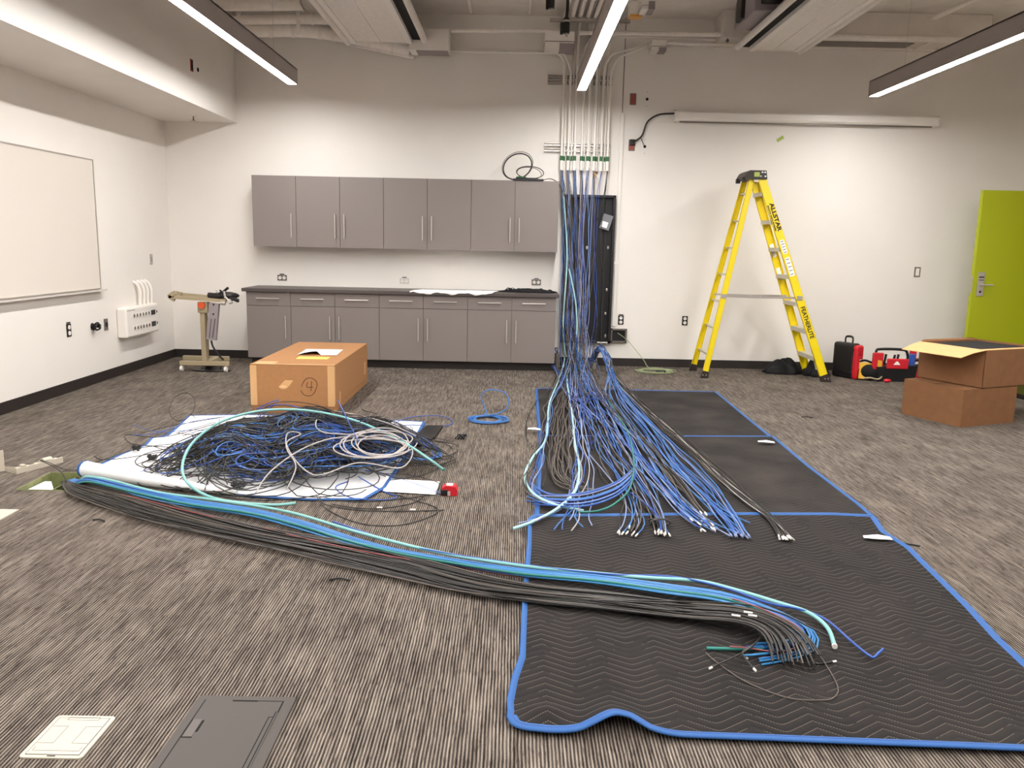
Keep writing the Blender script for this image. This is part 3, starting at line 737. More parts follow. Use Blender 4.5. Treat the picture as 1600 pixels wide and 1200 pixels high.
kinds = ['l1', 'l2', 'u', 'r1', 'u', 'u', 'r2', 'r3']
def conduit(i, x, kind, back=False):
    lab = (ords[i]+' from the left of the white conduits dropping down the wall above the black panel') if not back else 'thin white conduit behind the front row, '+ords[i]+' from the left'
    t = thing('wall_conduit', lab, 'conduit', (x, YC, zend), 0, 'white conduits above the black panel' if not back else 'conduits of the rear row')
    P = bend(x, kind)
    if back: P = [(p[0], p[1]+.035, p[2]) for p in P]
    r = rw if not back else .010
    MB().tube(cr(P, 7), r, 10).part('tube', 'white', t)
    MB().cyl((x, P[0][1], zend-.002), (x, P[0][1], ztap-.025), r*1.35, n=12).part('coupling', 'white', t)
    MB().cyl((x, P[0][1], ztap-.025), (x, P[0][1], ztap+.03), r*1.28, n=12).part('tape_band', 'greentape', t, 'dark green tape band')
for i, x in enumerate(cx): conduit(i, x, kinds[i])
for i, p in enumerate((881.5, 893, 912.5, 921.5, 932.5, 945)):
    conduit(i, W(p, 240, YC+.035)[0], 'u', True)
# unistruts
def strut(xa, xb, z, label):
    t = thing('strut_channel', label, 'bracket', ((xa+xb)/2, D, z-.04))
    for dz in (-.03, .035):
        MB().box((xa, D-.045, z+dz-.018), (xb, D-.001, z+dz-.012)).box((xa, D-.045, z+dz+.012), (xb, D-.001, z+dz+.018)).box((xa, D-.01, z+dz-.018), (xb, D-.001, z+dz+.018)).part('channel', 'alum', t)
    for x in cx:
        MB().box((x-.02, YC-rw-.003, z-.04), (x+.02, D-.046, z-.028)).part('strap', 'white', t)
strut(W(850, 230, D)[0], cx[-1]+.03, W(900, 231, D-.04)[2], 'lower white slotted strut channel behind the conduits')
strut(W(856, 124, D)[0], cx[-1]+.03, W(900, 125, D-.04)[2], 'upper slotted strut channel behind the conduits, below the lamp end')
a = W(930, 273, YC-.02)
t = thing('brass_connectors', 'cluster of brass connectors at the mouth of a conduit', 'connectors', (a[0], YC-.02, a[2]-.05))
for k in range(7):
    q = rng.uniform(-1, 1, 3)*(.035, .015, .03); c0 = np.array([a[0], YC-.03, a[2]])+q
    d = rng.uniform(-1, 1, 3); d /= np.linalg.norm(d)
    MB().cyl(c0-d*.016, c0+d*.016, .009, n=8).part('connector', ('brass', 'white', 'brass')[k % 3], t)
# conduits of the array on the ceiling (visible beyond lamp)
for k in range(6):
    x = .52+k*.085
    MB().tube([(x, 9.95, 4.02), (x+.03, 5.0, 4.02)], .022, 10).top('ceiling_conduit', 'pipe', 'one of the parallel conduits running forward on the ceiling above the black panel', 'conduit', 'parallel conduits on the ceiling')
MB().box((.35, 9.72, 3.96), (1.25, 9.78, 3.99)).top('strut_channel', 'alum', 'strut channel carrying the parallel ceiling conduits', 'bracket')

# ------------------------------------------------------------------ blankets
def coons(bot, top_, left, right, nu, nv):
    """bot,top: left->right ; left,right: bottom->top (world xyz arrays)"""
    def samp(P, n):
        P = np.array(P, float); d = np.r_[0, np.cumsum(np.linalg.norm(np.diff(P, axis=0), axis=1))]; s = np.linspace(0, d[-1], n)
        return np.stack([np.interp(s, d, P[:, k]) for k in range(3)], 1)
    b, t_, l, r = samp(bot, nu), samp(top_, nu), samp(left, nv), samp(right, nv)
    u = np.linspace(0, 1, nu)[None, :, None]; v = np.linspace(0, 1, nv)[:, None, None]
    S = (1-v)*b[None]+v*t_[None]+(1-u)*l[:, None]+u*r[:, None]-((1-u)*(1-v)*b[0]+u*(1-v)*b[-1]+(1-u)*v*t_[0]+u*v*t_[-1])
    return S, (b, t_, l, r)
def grid_faces(nu, nv): return [(j*nu+i, j*nu+i+1, (j+1)*nu+i+1, (j+1)*nu+i) for j in range(nv-1) for i in range(nu-1)]
def blanket(name, label, bot, top_, left, right, m, z, amp, seed, nu=70, nv=70, bindr=.016, thick=.006, humps=(), cat='blanket', bindm='bindblue'):
    S, (b, t_, l, r) = coons(bot, top_, left, right, nu, nv)
    R = np.random.default_rng(seed)
    X, Y = S[..., 0], S[..., 1]
    Z = np.zeros_like(X)
    for k in range(8):
        a = R.uniform(0, 2*math.pi); fq = R.uniform(2, 9); Z += np.sin((X*math.cos(a)+Y*math.sin(a))*fq+R.uniform(0, 6))/8
    Z = amp*(Z*.5+.5)
    for (hx, hy, rx, ry, h) in humps: Z += h*np.exp(-((X-hx)/rx)**2-((Y-hy)/ry)**2)
    S[..., 2] = S[..., 2]+Z+z
    root = thing(name, label, cat, (X.mean(), Y.mean(), 0))
    top_v = S.reshape(-1, 3)
    low = top_v.copy(); low[:, 2] = np.maximum(low[:, 2]-thick, .001)
    F_ = grid_faces(nu, nv); n = nu*nv
    loop = [i for i in range(nu)]+[j*nu+nu-1 for j in range(1, nv)]+[(nv-1)*nu+i for i in range(nu-2, -1, -1)]+[j*nu for j in range(nv-2, 0, -1)]
    side = [(loop[i], loop[(i+1) % len(loop)], n+loop[(i+1) % len(loop)], n+loop[i]) for i in range(len(loop))]
    MB().add(np.r_[top_v, low].tolist(), F_+[tuple(n+i for i in q[::-1]) for q in F_]+side, True).part('quilt', m, root)
    edge = top_v[loop]; edge = edge+np.array([0, 0, -thick*.4])
    e = MB().tube(edge, bindr, 8, closed=True, flat=.38)
    bo = e.part('binding', bindm, root, 'blue edge binding')
    # stitched seam down the middle of the binding
    MB().tube(edge+np.array([0, 0, bindr*.36]), .0012, 4, closed=True).part('seam', 'c_dblue', bo)
    return S, root
g = lambda pts, z=0: [G(x, y, z) for x, y in pts]
# far one first, middle on top, then near one on top
fl_ = g([(845, 690), (841, 650), (838, 609)]); fr_ = g([(1212, 690), (1165, 652), (1118, 613)])
blanket('moving_blanket', 'dusty dark blanket with blue edge, farthest from the camera', [fl_[0], fr_[0]], [fl_[-1], (.30, 8.40, 0), fr_[-1]], fl_, fr_, 'quilt3', .004, .004, 1, humps=())
fl_ = g([(838, 818), (840, 790), (843, 735), (845, 683)]); fr_ = g([(1370, 816), (1340, 790), (1265, 733), (1207, 684)])
blanket('moving_blanket', 'dusty dark quilted blanket with blue edge, middle one of three on the floor', [fl_[0], fr_[0]], [fl_[-1], fr_[-1]], fl_, fr_, 'quilt2', .010, .006, 2)
bot = g([(800, 1128), (806, 1139), (822, 1144), (860, 1148), (905, 1150), (930, 1146), (958, 1139), (985, 1141), (1015, 1151), (1060, 1155), (1200, 1160), (1400, 1169), (1640, 1180), (1700, 1182)])
left = g([(800, 1128), (799, 1105), (806, 1070), (818, 1035), (820, 980), (823, 920), (828, 860), (829, 818)])
top_ = g([(829, 818), (838, 812), (900, 812), (1000, 811), (1150, 809), (1300, 809), (1362, 812)])
right = g([(1700, 1182), (1690, 1120), (1600, 1048), (1555, 1005), (1510, 955), (1470, 915), (1440, 885), (1418, 862), (1378, 836), (1362, 812)])
hp = G(962, 1135, .02)
Snear, nb = blanket('moving_blanket', 'dark quilted moving blanket with zigzag stitching and blue edge, nearest the camera', bot, top_, left, right, 'quilt1', .016, .008, 3, 110, 110, bindr=.019, humps=((hp[0], hp[1]-.02, .10, .12, .045), (hp[0]-.22, hp[1]+.06, .07, .05, .018), (.75, 2.9, .5, .03, .006)))
# white tags
for px, py, w_, lb in ((1199, 691, .075, 'small white cloth tag at the right edge of the middle blanket'), (1374, 841, .085, 'white cloth tag at the right edge of the near blanket'), (836, 671, .06, 'small white tag at the left edge of the far blanket')):
    a = G(px, py, .03)
    mb = MB(); mb.prism([(a[0]-w_, a[1]-.01, .034), (a[0]-w_*.3, a[1]-.03, .036), (a[0]+w_*.7, a[1]-.02, .03), (a[0]+w_*.75, a[1]+.02, .03), (a[0], a[1]+.03, .038), (a[0]-w_*.9, a[1]+.02, .034)], (0, 0, .002))
    mb.top('cloth_tag', 'whitep', lb, 'tag')

# white blanket under the pile
bot = g([(130, 744), (150, 748), (200, 756), (300, 768), (396, 777), (480, 782), (568, 782)])
left = g([(130, 744), (150, 731), (190, 712), (228, 698), (238, 686), (262, 682), (280, 668), (296, 651)])
top_ = g([(296, 651), (400, 650), (520, 655), (640, 660), (662, 661)])
right = g([(568, 782), (600, 764), (625, 728), (645, 695), (662, 661)])
sp = G(150, 752)
_S, wb_ = blanket('white_blanket', 'white blanket with blue edge lying under the cable pile', bot, top_, left, right, 'whitebl', .004, .012, 9, 70, 60, bindr=.014)
# rolled edge
e0 = G(134, 742, .05); pts = [G(134, 733, .048), G(180, 741, .048), G(240, 751, .04), G(310, 762, .03), G(370, 770, .02)]
rr = np.interp(np.linspace(0, 1, 33), [0, .5, 1], [.052, .038, .014])
MB().tube(cr(pts, 8), rr, 14).part('rolled_edge', 'whitebl', wb_)
p0 = cr(pts, 8)[0]; p1 = cr(pts, 8)[1]; dd = (p1-p0)/np.linalg.norm(p1-p0)
MB().cyl(p0-dd*.02, p0+dd*.005, .05, .055, n=14).part('rolled_binding', 'bindblue', wb_)
# dark corner peeking out
a = G(668, 678); MB().prism([G(640, 690), G(668, 668), G(692, 668), G(680, 686), G(655, 700)], (0, 0, .02)).part('folded_corner', 'quilt3', wb_)

# ------------------------------------------------------------------ cables
def wander(n, amp, R, cyc=2.0):
    s = np.linspace(0, 1, n); o = np.zeros(n)
    for k in (1, 2, 3): o += R.uniform(-1, 1)*np.sin(2*math.pi*cyc*k/2*s+R.uniform(0, 6.28))/k
    return o*amp
def cable_mesh(P, r, m, name, label, group, sides=6, tips=None, tiplen=.03):
    lo = P.min(0); hi = P.max(0); loc = np.array([(lo[0]+hi[0])/2, (lo[1]+hi[1])/2, lo[2]])
    if tips:
        t = thing(name, label, 'cable', loc, 0, group)
        MB().tube(P, r, sides).part('jacket', m, t)
        d = P[-1]-P[-2]; d /= np.linalg.norm(d)
        MB().cyl(P[-1]-d*tiplen*.2, P[-1]+d*tiplen, r*1.25, n=8).part('end_label', tips, t, 'white end sleeve')
        return t
    return MB().tube(P, r, sides).top(name, m, label, 'cable', group)
def resample(P, n):
    d = np.r_[0, np.cumsum(np.linalg.norm(np.diff(P, axis=0), axis=1))]; s = np.linspace(0, d[-1], n)
    return np.stack([np.interp(s, d, P[:, k]) for k in range(3)], 1)
def bundle(path, n, width, r, cols, label, group, seed, wav=.25, tips=None, zlift=0, end_jit=.05, lay=2, start_w=None, sides=6, npts=70, offs=None, wavabs=0.0, tubz=True):
    """cables sharing one path; lateral slots keep their order loosely. width: list along the path"""
    R = np.random.default_rng(seed); B = resample(cr(path, 8), npts)
    T = np.gradient(B, axis=0); T[:, 2] = 0
    L = np.linalg.norm(T, axis=1, keepdims=True); T = T/np.maximum(L, 1e-6)
    Nn = np.stack([-T[:, 1], T[:, 0], np.zeros(npts)], 1)
    # where path is vertical use x axis
    vert = (L[:, 0] < .004)
    Nn[vert] = np.array([1., 0, 0])
    for _ in range(3): Nn = (Nn+np.roll(Nn, 1, 0)*.5+np.roll(Nn, -1, 0)*.5); Nn[0] = Nn[1]; Nn[-1] = Nn[-2]
    Nn /= np.maximum(np.linalg.norm(Nn, axis=1, keepdims=True), 1e-6)
    wd = np.interp(np.linspace(0, 1, npts), np.linspace(0, 1, len(width)), width)
    out = []
    for k in range(n):
        a = (k+.5)/n*2-1+R.uniform(-.12, .12)
        off = wd*(a+wander(npts, wav, R))+wander(npts, wavabs, R, 5)
        zl = (R.integers(0, lay)*1.8*r+wander(npts, r*.9, R)) if tubz else 0
        P = B+Nn*off[:, None]; P[:, 2] = np.maximum(P[:, 2]+zl+zlift, r+.001)
        jit = R.uniform(-1, 1)*end_jit
        cut = max(10, int(npts*(1-abs(jit)))); P = P[:cut]
        c = cols[k % len(cols)] if not callable(cols) else cols(k)
        nm = 'cable'; gl = (label if isinstance(label, str) else label[c])+(', on its far edge' if a > .33 else ', on its near edge' if a < -.33 else ', in its middle')
        rr = r if np.isscalar(r) else r[k % len(r)]
        out.append(cable_mesh(P, rr, c, nm, gl, (group+' ('+c[2:]+(', far' if a > .33 else ', near' if a < -.33 else ', middle')+')'), sides, tips if (tips and (k % 3 != 2)) else None))
    return out
CN = {'c_black': 'black', 'c_grey': 'grey-brown', 'c_blue': 'blue', 'c_dblue': 'dark blue', 'c_lblue': 'bright blue', 'c_cyan': 'cyan-blue', 'c_lav': 'lavender', 'c_white': 'pale grey', 'c_aqua': 'aqua', 'c_paleaqua': 'pale aqua', 'c_teal': 'teal', 'c_red': 'red'}
def LB(s): return {k: v+' '+s for k, v in CN.items()}

# --- hanging cables that fan out over the blankets
midx4 = [886, 891, 900, 908, 914, 922, 931, 937]
midx5 = [884, 891, 898, 905, 911, 913, 929, 934]
def hang(c, R):
    j = lambda a: R.uniform(-a, a)
    x4 = midx4[c]+j(7); x5 = midx5[c]+j(9)
    return [W(cond_px[c]+j(2.2), 263, 10.085), W(cond_px[c]*.6+x4*.4+j(2), 305, 10.045), W(x4, 380+j(20), 10.0), W((x4+x5)/2+j(4), 440, 9.97), W(x5, 500, 9.90), W(x5*.75+905*.25+j(9), 545+j(6), 9.72)]
def zb(P): return P
def fan(conds, n, floor, width, cols, label, seed, tips=None, r=.0036, group=None, wavabs=.022, end_jit=.04, wav=.30, first=.22):
    R = np.random.default_rng(seed)
    lab = LB(label)
    fl3 = [G(p[0], p[1], p[2] if len(p) > 2 else .035) for p in floor]
    for k in range(n):
        c = conds[k % len(conds)]; H = hang(c, R)
        npts = 96
        a = (k+.5)/n*2-1
        pts = list(H)
        fj = []
        for i, q in enumerate(fl3):
            t = fl3[min(i+1, len(fl3)-1)]-fl3[max(i-1, 0)]; nn = np.array([-t[1], t[0], 0]); nn /= max(np.linalg.norm(nn), 1e-6)
            w_ = width[i]
            q2 = q+nn*w_*(a+R.uniform(-wav, wav))*-1
            fj.append(q2)
        P = resample(cr(pts+fj, 8), npts)
        s = np.linspace(0, 1, npts); fl_mask = np.clip((s-.45)/.1, 0, 1)
        P[:, 0] += wander(npts, wavabs, R, 9)*fl_mask; P[:, 1] += wander(npts, wavabs*.6, R, 7)*fl_mask
        P[:, 2] = np.maximum(P[:, 2]+R.uniform(0, .014)*fl_mask, .026*fl_mask+r)
        cut = int(npts*(1-R.uniform(0, end_jit))); P = P[:cut]
        cc = cols[k % len(cols)]
        cable_mesh(P, r, cc, 'cable', lab[cc], (group or label)+' ('+cc[2:]+')', 6, tips if tips and k % 4 != 3 else None)
DRP = 'cable hanging from the conduits, '
fan([0, 1, 0, 1, 2], 5, [(878, 590, .08), (862, 625), (850, 680), (838, 725), (826, 755), (845, 782), (905, 797)], [.04, .03, .03, .05, .05, .04, .10], ['c_lblue', 'c_lav', 'c_blue', 'c_black', 'c_grey'], DRP+'curling at the left edge of the blankets', 21)
fan([2, 1, 0, 2, 1, 0, 1, 2, 0, 1, 2, 0, 1, 2, 0, 1], 22, [(893, 590, .06), (884, 630), (877, 680), (874, 730), (885, 755), (915, 766), (955, 768)], [.04, .07, .09, .09, .08, .05, .04], ['c_grey', 'c_grey', 'c_grey', 'c_black', 'c_black'], DRP+'in the wavy clump on the left of the blankets', 22, wavabs=.022)
fan([1, 2, 3, 2], 9, [(897, 590, .08), (900, 640), (905, 690), (911, 735), (900, 780), (882, 812), (866, 838)], [.05, .06, .06, .07, .08, .14, .28], ['c_lav', 'c_lblue', 'c_white', 'c_blue'], DRP+'ending in loose tips at the near left', 23)
fan([1, 3, 4], 10, [(905, 590, .10), (918, 630), (938, 690), (965, 745), (985, 785), (988, 818), (978, 842)], [.05, .10, .12, .10, .05, .05, .05], ['c_lblue', 'c_grey', 'c_lav', 'c_black', 'c_black', 'c_lblue'], DRP+'in the second taped bunch from the left', 24, tips='white', end_jit=.015)
fan([0, 3, 5], 11, [(912, 590, .10), (930, 640), (962, 700), (995, 750), (1020, 792), (1032, 820), (1034, 842)], [.05, .10, .12, .10, .05, .02, .04], ['c_lblue', 'c_black', 'c_lav', 'c_grey', 'c_blue', 'c_lblue'], DRP+'in the bunch tied with black wire', 25, tips='white', end_jit=.012)
fan([2, 4, 6], 8, [(920, 590, .10), (945, 640), (985, 695), (1020, 745), (1062, 792), (1095, 820), (1120, 838)], [.05, .08, .09, .06, .05, .05, .06], ['c_lblue', 'c_lav', 'c_blue'], DRP+'in the middle blue bunch', 26, tips='white', end_jit=.04)
fan([5, 7, 4], 8, [(925, 590, .10), (965, 650), (1005, 695), (1042, 740), (1078, 785), (1100, 812), (1112, 838)], [.05, .05, .06, .04, .05, .05, .06], ['c_grey', 'c_black', 'c_grey'], DRP+'in the dark middle bunch', 27, tips='white', end_jit=.04)
# --- those that come up from the two floor stubs and arch over
def arch(n, px, floor, width, cols, label, seed, tips=None, r=.0036, end_jit=.02, wavabs=.014):
    R = np.random.default_rng(seed); lab = LB(label)
    for k in range(n):
        a = (k+.5)/n*2-1
        s0 = W(px+R.uniform(-3, 3), 572+R.uniform(-4, 4), 9.85)
        pts = [s0, W(px+1+R.uniform(-2, 2), 556, 9.80), W(px+8+R.uniform(-3, 4), 543+R.uniform(-3, 5), 9.72), W(px+20+R.uniform(-3, 6), 562, 9.55), W(px+26+R.uniform(-4, 6), 585, 9.35)]
        fl3 = [G(p[0], p[1], .035) for p in floor]
        for i, q in enumerate(fl3):
            t = fl3[min(i+1, len(fl3)-1)]-fl3[max(i-1, 0)]; nn = np.array([t[1], -t[0], 0]); nn /= np.linalg.norm(nn)
            pts.append(q+nn*width[i]*(a+R.uniform(-.2, .2)))
        P = resample(cr(pts, 8), 84); P[:, 0] += wander(84, wavabs, R, 7)*np.linspace(0, 1, 84)
        P[:, 2] = np.maximum(P[:, 2]+R.uniform(0, .012), r+.02*np.clip(np.linspace(-1, 3, 84), 0, 1))
        P = P[:int(84*(1-R.uniform(0, end_jit)))]
        cc = cols[k % len(cols)]
        cable_mesh(P, r, cc, 'cable', lab[cc], label+' ('+cc[2:]+')', 6, tips if tips and k % 4 != 3 else None)
arch(13, 928, [(975, 625), (1015, 672), (1058, 722), (1100, 765), (1132, 805), (1152, 832), (1162, 846)], [.06, .09, .11, .10, .07, .05, .06], ['c_lblue', 'c_lblue', 'c_blue', 'c_lav'], 'cable arching from the floor stub into the wide blue bunch', 31, tips='c_lav', end_jit=.02)
arch(12, 930, [(990, 622), (1040, 668), (1080, 702), (1125, 745), (1170, 782), (1208, 815), (1226, 848)], [.04, .06, .05, .05, .03, .02, .05], ['c_black', 'c_black', 'c_grey', 'c_black'], 'cable arching from the floor stub into the rightmost dark bunch', 32, tips='white', end_jit=.012)
arch(2, 930, [(990, 622), (1045, 672), (1085, 706), (1125, 748), (1172, 788), (1215, 820), (1250, 854)], [.04, .02, .02, .02, .02, .01, .03], ['c_white'], 'white-tipped cable ending farthest right on the near blanket', 33, r=.004)
arch(3, 929, [(980, 625), (1020, 672), (1050, 722), (1090, 765), (1135, 802), (1180, 825), (1225, 838)], [.03, .05, .06, .08, .03, .06, .04], ['c_lblue'], 'loose cable crossing over to the rightmost bunch', 34, r=.0036, end_jit=.1)
arch(8, 926, [(950, 622), (978, 668), (1005, 712), (1040, 762), (1085, 806), (1120, 826), (1150, 842)], [.05, .08, .08, .06, .05, .05, .06], ['c_lblue', 'c_lav', 'c_lblue'], 'cable arching from the floor stub into the central blue bunch', 35, tips='c_lav', end_jit=.04)
# thick pale aqua pair
P = cr([W(889, 420, 9.97), W(899, 470, 9.93), W(901, 520, 9.86), W(893, 565, 9.7), G(886, 592, .06), G(893, 640, .04), G(898, 690, .04), G(905, 730, .04), G(898, 768, .05), G(870, 795, .05), G(835, 814, .04), G(802, 826, .02)], 10)
cable_mesh(P, .0085, 'c_paleaqua', 'thick_cable', 'thick pale aqua cable ending on the carpet left of the blankets', None, 10)
P = cr([W(880, 300, 10.04), W(886, 400, 9.98), W(880, 500, 9.9), W(882, 560, 9.7), G(872, 595, .06), G(858, 632, .04), G(853, 685, .04), G(832, 715, .04), G(820, 745, .03), G(832, 770, .04), G(865, 788, .05), G(912, 798, .03)], 10)
cable_mesh(P, .0085, 'c_paleaqua', 'thick_cable', 'thick pale aqua cable bowing over the left blanket edge and curling back', None, 10)
# hanging extras that end behind, filling the drop (black and blue), going into the tangle at the floor
def drop(n, conds, cols, label, seed):
    R = np.random.default_rng(seed); lab = LB(label)
    for k in range(n):
        H = hang(conds[k % len(conds)], R)
        b = [W(R.uniform(878, 940), R.uniform(565, 580), 9.6), G(R.uniform(880, 950), R.uniform(592, 615), R.uniform(.03, .12)), G(R.uniform(885, 960), R.uniform(612, 640), .05), G(R.uniform(880, 930), R.uniform(600, 625), R.uniform(.05, .14)), G(R.uniform(900, 975), R.uniform(625, 670), .03), G(R.uniform(900, 985), R.uniform(660, 720), .03)]
        P = resample(cr(H+b, 8), 90); P[:, 2] = np.maximum(P[:, 2], .012); cc = cols[k % len(cols)]
        cable_mesh(P, .0036, cc, 'cable', lab[cc], label+' ('+cc[2:]+')', 6)
drop(6, [0, 1, 2, 3, 3, 4, 5, 6, 7], ['c_dblue', 'c_blue', 'c_black', 'c_blue', 'c_grey', 'c_dblue', 'c_lav', 'c_black'], 'cable hanging in front of the black panel into the tangle on the floor', 41)
# folded blue bunch lying across, near left
R = np.random.default_rng(51)
for k in range(13):
    y_ = R.uniform(-7, 12); cc = ['c_lblue', 'c_blue', 'c_lblue', 'c_dblue', 'c_lav'][k % 5]
    P = cr([G(R.uniform(812, 850), 764+y_+R.uniform(-4, 14), .03), G(860, 778+y_, .05), G(905, 778+y_*1.2, .06), G(945, 768+y_*1.3, .06), G(975, 752+y_*1.2, .05), G(995, 725+y_, .04), G(985, 690+y_, .035), G(960, 650, .035), G(930+R.uniform(-8, 8), 612, .06)], 8)
    cable_mesh(resample(P, 60), .004, cc, 'cable', LB('cable folded back across the left side of the blankets')[cc], 'folded blue bunch ('+cc[2:]+')', 6)
P = cr([G(905, 800, .05), G(935, 798, .05), G(962, 786, .06), G(985, 760, .06), G(990, 715, .05), G(978, 670, .04), G(950, 625, .05)], 8)
cable_mesh(P, .006, 'c_teal', 'cable', 'teal cable with cut end in the folded blue bunch', None, 8)
# black tie around the tied bunch
c0 = G(1032, 817, .045)
MB().tube([(c0[0]+.055*math.cos(a), c0[1]+.012*math.sin(a*1.3)+.01*(a/8), c0[2]+.018*math.sin(a)) for a in np.linspace(0, 6*math.pi, 70)], .004, 6).top('wire_tie', 'c_black', 'black wire wound around the tied bunch of cables', 'tie')
# tied small tape near stub
for k, (px, py, Y, lb) in enumerate(((928, 564, 9.86, 'grey conduit coupling standing on the floor under the black panel, right'), (871, 558, 9.95, 'grey conduit coupling beside the base cabinet, left'))):
    a = W(px, py, Y); MB().cyl((a[0], Y, 0), (a[0], Y, .17), .032, n=14).cyl((a[0], Y, .06), (a[0], Y, .09), .040, n=6).cyl((a[0], Y, .14), (a[0], Y, .17), .040, n=14).top('conduit_stub', 'alum', lb, 'conduit')
R = np.random.default_rng(61)
for k in range(8):
    cc = ['c_blue', 'c_dblue', 'c_lav'][k % 3]
    P = cr([W(871, 555, 9.95), W(868+R.uniform(-3, 3), 545+R.uniform(-3, 3), 9.9), W(860+R.uniform(-4, 4), 556, 9.75), W(864+R.uniform(-3, 3), 572, 9.6), G(878+R.uniform(-5, 8), 592, .05), G(R.uniform(888, 915), 620, .05), G(R.uniform(890, 940), 655, .04)], 8)
    cable_mesh(P, .0036, cc, 'cable', LB('cable looping out of the left floor stub')[cc], 'cables from the left stub ('+cc[2:]+')', 6)
# stray black at the left edge of the blankets
P = cr([W(868, 590, 9.2), G(860, 605, .1), G(836, 630, .02), G(824, 655, .01), G(822, 678, .01), G(832, 700, .03), G(852, 712, .03), G(855, 735, .03), G(848, 760, .03)], 8)
cable_mesh(P, .003, 'c_black', 'cable', 'thin black stray cable curving over the left edge of the far blanket', None)

# --- floor run from the floor box to the near blanket
run = [(105, 757, -.02), (140, 768, .02), (200, 785, .02), (290, 812, .02), (400, 838, .02), (520, 862, .02), (620, 885, .02), (740, 915, .02), (840, 930, .035), (960, 942, .04), (1070, 956, .04), (1150, 962, .065), (1205, 978, .075), (1236, 1008, .065), (1252, 1056, .03)]
pathb = [G(*p) for p in run]
bundle(pathb, 46, [.03, .09, .11, .12, .11, .10, .10, .11, .10, .09, .065, .065, .065, .07, .09], .0034, ['c_black', 'c_grey', 'c_black', 'c_black', 'c_black'], LB('cable in the long dark bundle from the floor box'), 'floor run', 71, wav=.30, lay=3, end_jit=.035, npts=90)
# a few black ones curling back at the end
for k, (e, lb) in enumerate((((1112, 1043), 'black cable of the floor bundle curling back, leftmost tip'), ((1178, 1045), 'black cable of the floor bundle curling back below the blue ends'), ((1165, 1027), 'black cable of the floor bundle curling back among the blue ends'), ((1272, 1036), 'black cable tip sticking out to the right of the floor bundle'), ((1300, 997), 'black cable tip pointing right under the aqua cable'))):
    if k < 3: pts = [(760, 921, .05), (900, 935, .055), (1010, 950, .06), (1110, 958, .06), (1165, 970, .06), (1188, 990, .06), (1180, 1005, .055), (1160, 1020, .05), (*e, .03)]
    elif k == 3: pts = [(760, 921, .05), (900, 935, .055), (1060, 945, .06), (1180, 955, .06), (1220, 985, .06), (1258, 1012, .05), (*e, .025), (1302, 1034, .025)]
    else: pts = [(760, 921, .05), (900, 935, .055), (1060, 940, .06), (1160, 944, .06), (1220, 958, .06), (1262, 978, .05), (*e, .03)]
    cable_mesh(resample(cr([G(*p) for p in pts], 8), 70), .0034, 'c_black', 'cable', lb, None, 6, tips='white' if k != 4 else None, tiplen=.012)
runb = [(112, 758, -.03), (140, 751, .035), (200, 765, .035), (290, 785, .035), (390, 800, .03), (470, 820, .03), (540, 842, .03), (620, 862, .03), (720, 880, .03), (820, 895, .04), (930, 905, .045), (1040, 920, .05), (1130, 933, .04), (1200, 956, .035), (1245, 978, .03), (1258, 998, .028), (1240, 1012, .028), (1185, 1020, .028), (1135, 1021, .028)]
bundle([G(*p) for p in runb], 12, [.02, .03, .035, .045, .04, .04, .04, .045, .04, .035, .04, .045, .05, .05, .05, .045, .035, .05, .09], .0042, ['c_cyan', 'c_cyan', 'c_blue', 'c_cyan', 'c_lblue'], LB('cable in the blue floor run folded at its end'), 'blue floor run', 72, wav=.25, lay=2, end_jit=.03, npts=100)
sh = lambda pts, dy, dz=0: [(x, y+dy, z+dz) for x, y, z in pts]
P = cr([G(*p) for p in sh(runb[:-3], 2, .008)+[(1235, 1010, .03), (1170, 1014, .03), (1104, 1013, .03)]], 8)
cable_mesh(P, .0065, 'c_teal', 'cable', 'teal cable folded back at the end of the floor run', None, 8)
P = cr([G(*p) for p in [(130, 765, 0), (200, 775, .03), (290, 798, .034), (400, 822, .028), (480, 842, .034), (560, 860, .034), (650, 876, .026), (720, 886, .004), (800, 900, .022), (880, 903, .03), (960, 906, .055), (1040, 925, .03), (1120, 934, .04), (1160, 940, .06), (1240, 975, .07), (1255, 1003, .06), (1220, 1018, .05), (1165, 1012, .045), (1140, 1010, .04)]], 8)
cable_mesh(P, .003, 'c_red', 'cable', 'thin red cable running inside the floor run', None, 8)
aq = [(126, 750, .0), (138, 745, .05), (175, 751, .05), (250, 770, .045), (340, 782, .035), (450, 800, .035), (560, 832, .035), (680, 862, .035), (800, 882, .045), (900, 893, .05), (1000, 902, .05), (1090, 908, .05), (1150, 922, .05), (1210, 940, .05), (1262, 957, .045), (1292, 980, .04), (1304, 1009, .035)]
cable_mesh(cr([G(*p) for p in aq], 8), .0085, 'c_aqua', 'thick_cable', 'thick aqua cable along the floor run ending under the lone blue cable', None, 10, tips='white', tiplen=.006)
bl = [(520, 815, .03), (640, 853, .035), (800, 880, .05), (950, 897, .055), (1050, 901, .055), (1130, 918, .055), (1200, 942, .055), (1250, 952, .05), (1290, 968, .045), (1330, 1002, .04), (1352, 1020, .035), (1363, 1027, .035), (1367, 1026, .036), (1371, 1022, .04), (1380, 1014, .045)]
cable_mesh(cr([G(*p) for p in bl], 7), .0048, 'c_blue', 'cable', 'lone blue cable with a bent tip at the right of the near blanket', None, 8)
P = cr([G(*p) for p in [(1264, 1003, .05), (1285, 1030, .03), (1308, 1070, .025), (1305, 1088, .025), (1285, 1094, .025), (1230, 1090, .025), (1165, 1065, .025), (1120, 1035, .025), (1103, 1020, .03)]], 10)
cable_mesh(P, .0022, 'c_grey', 'cable', 'thin dark wire looping below the end of the floor run', None, 6)

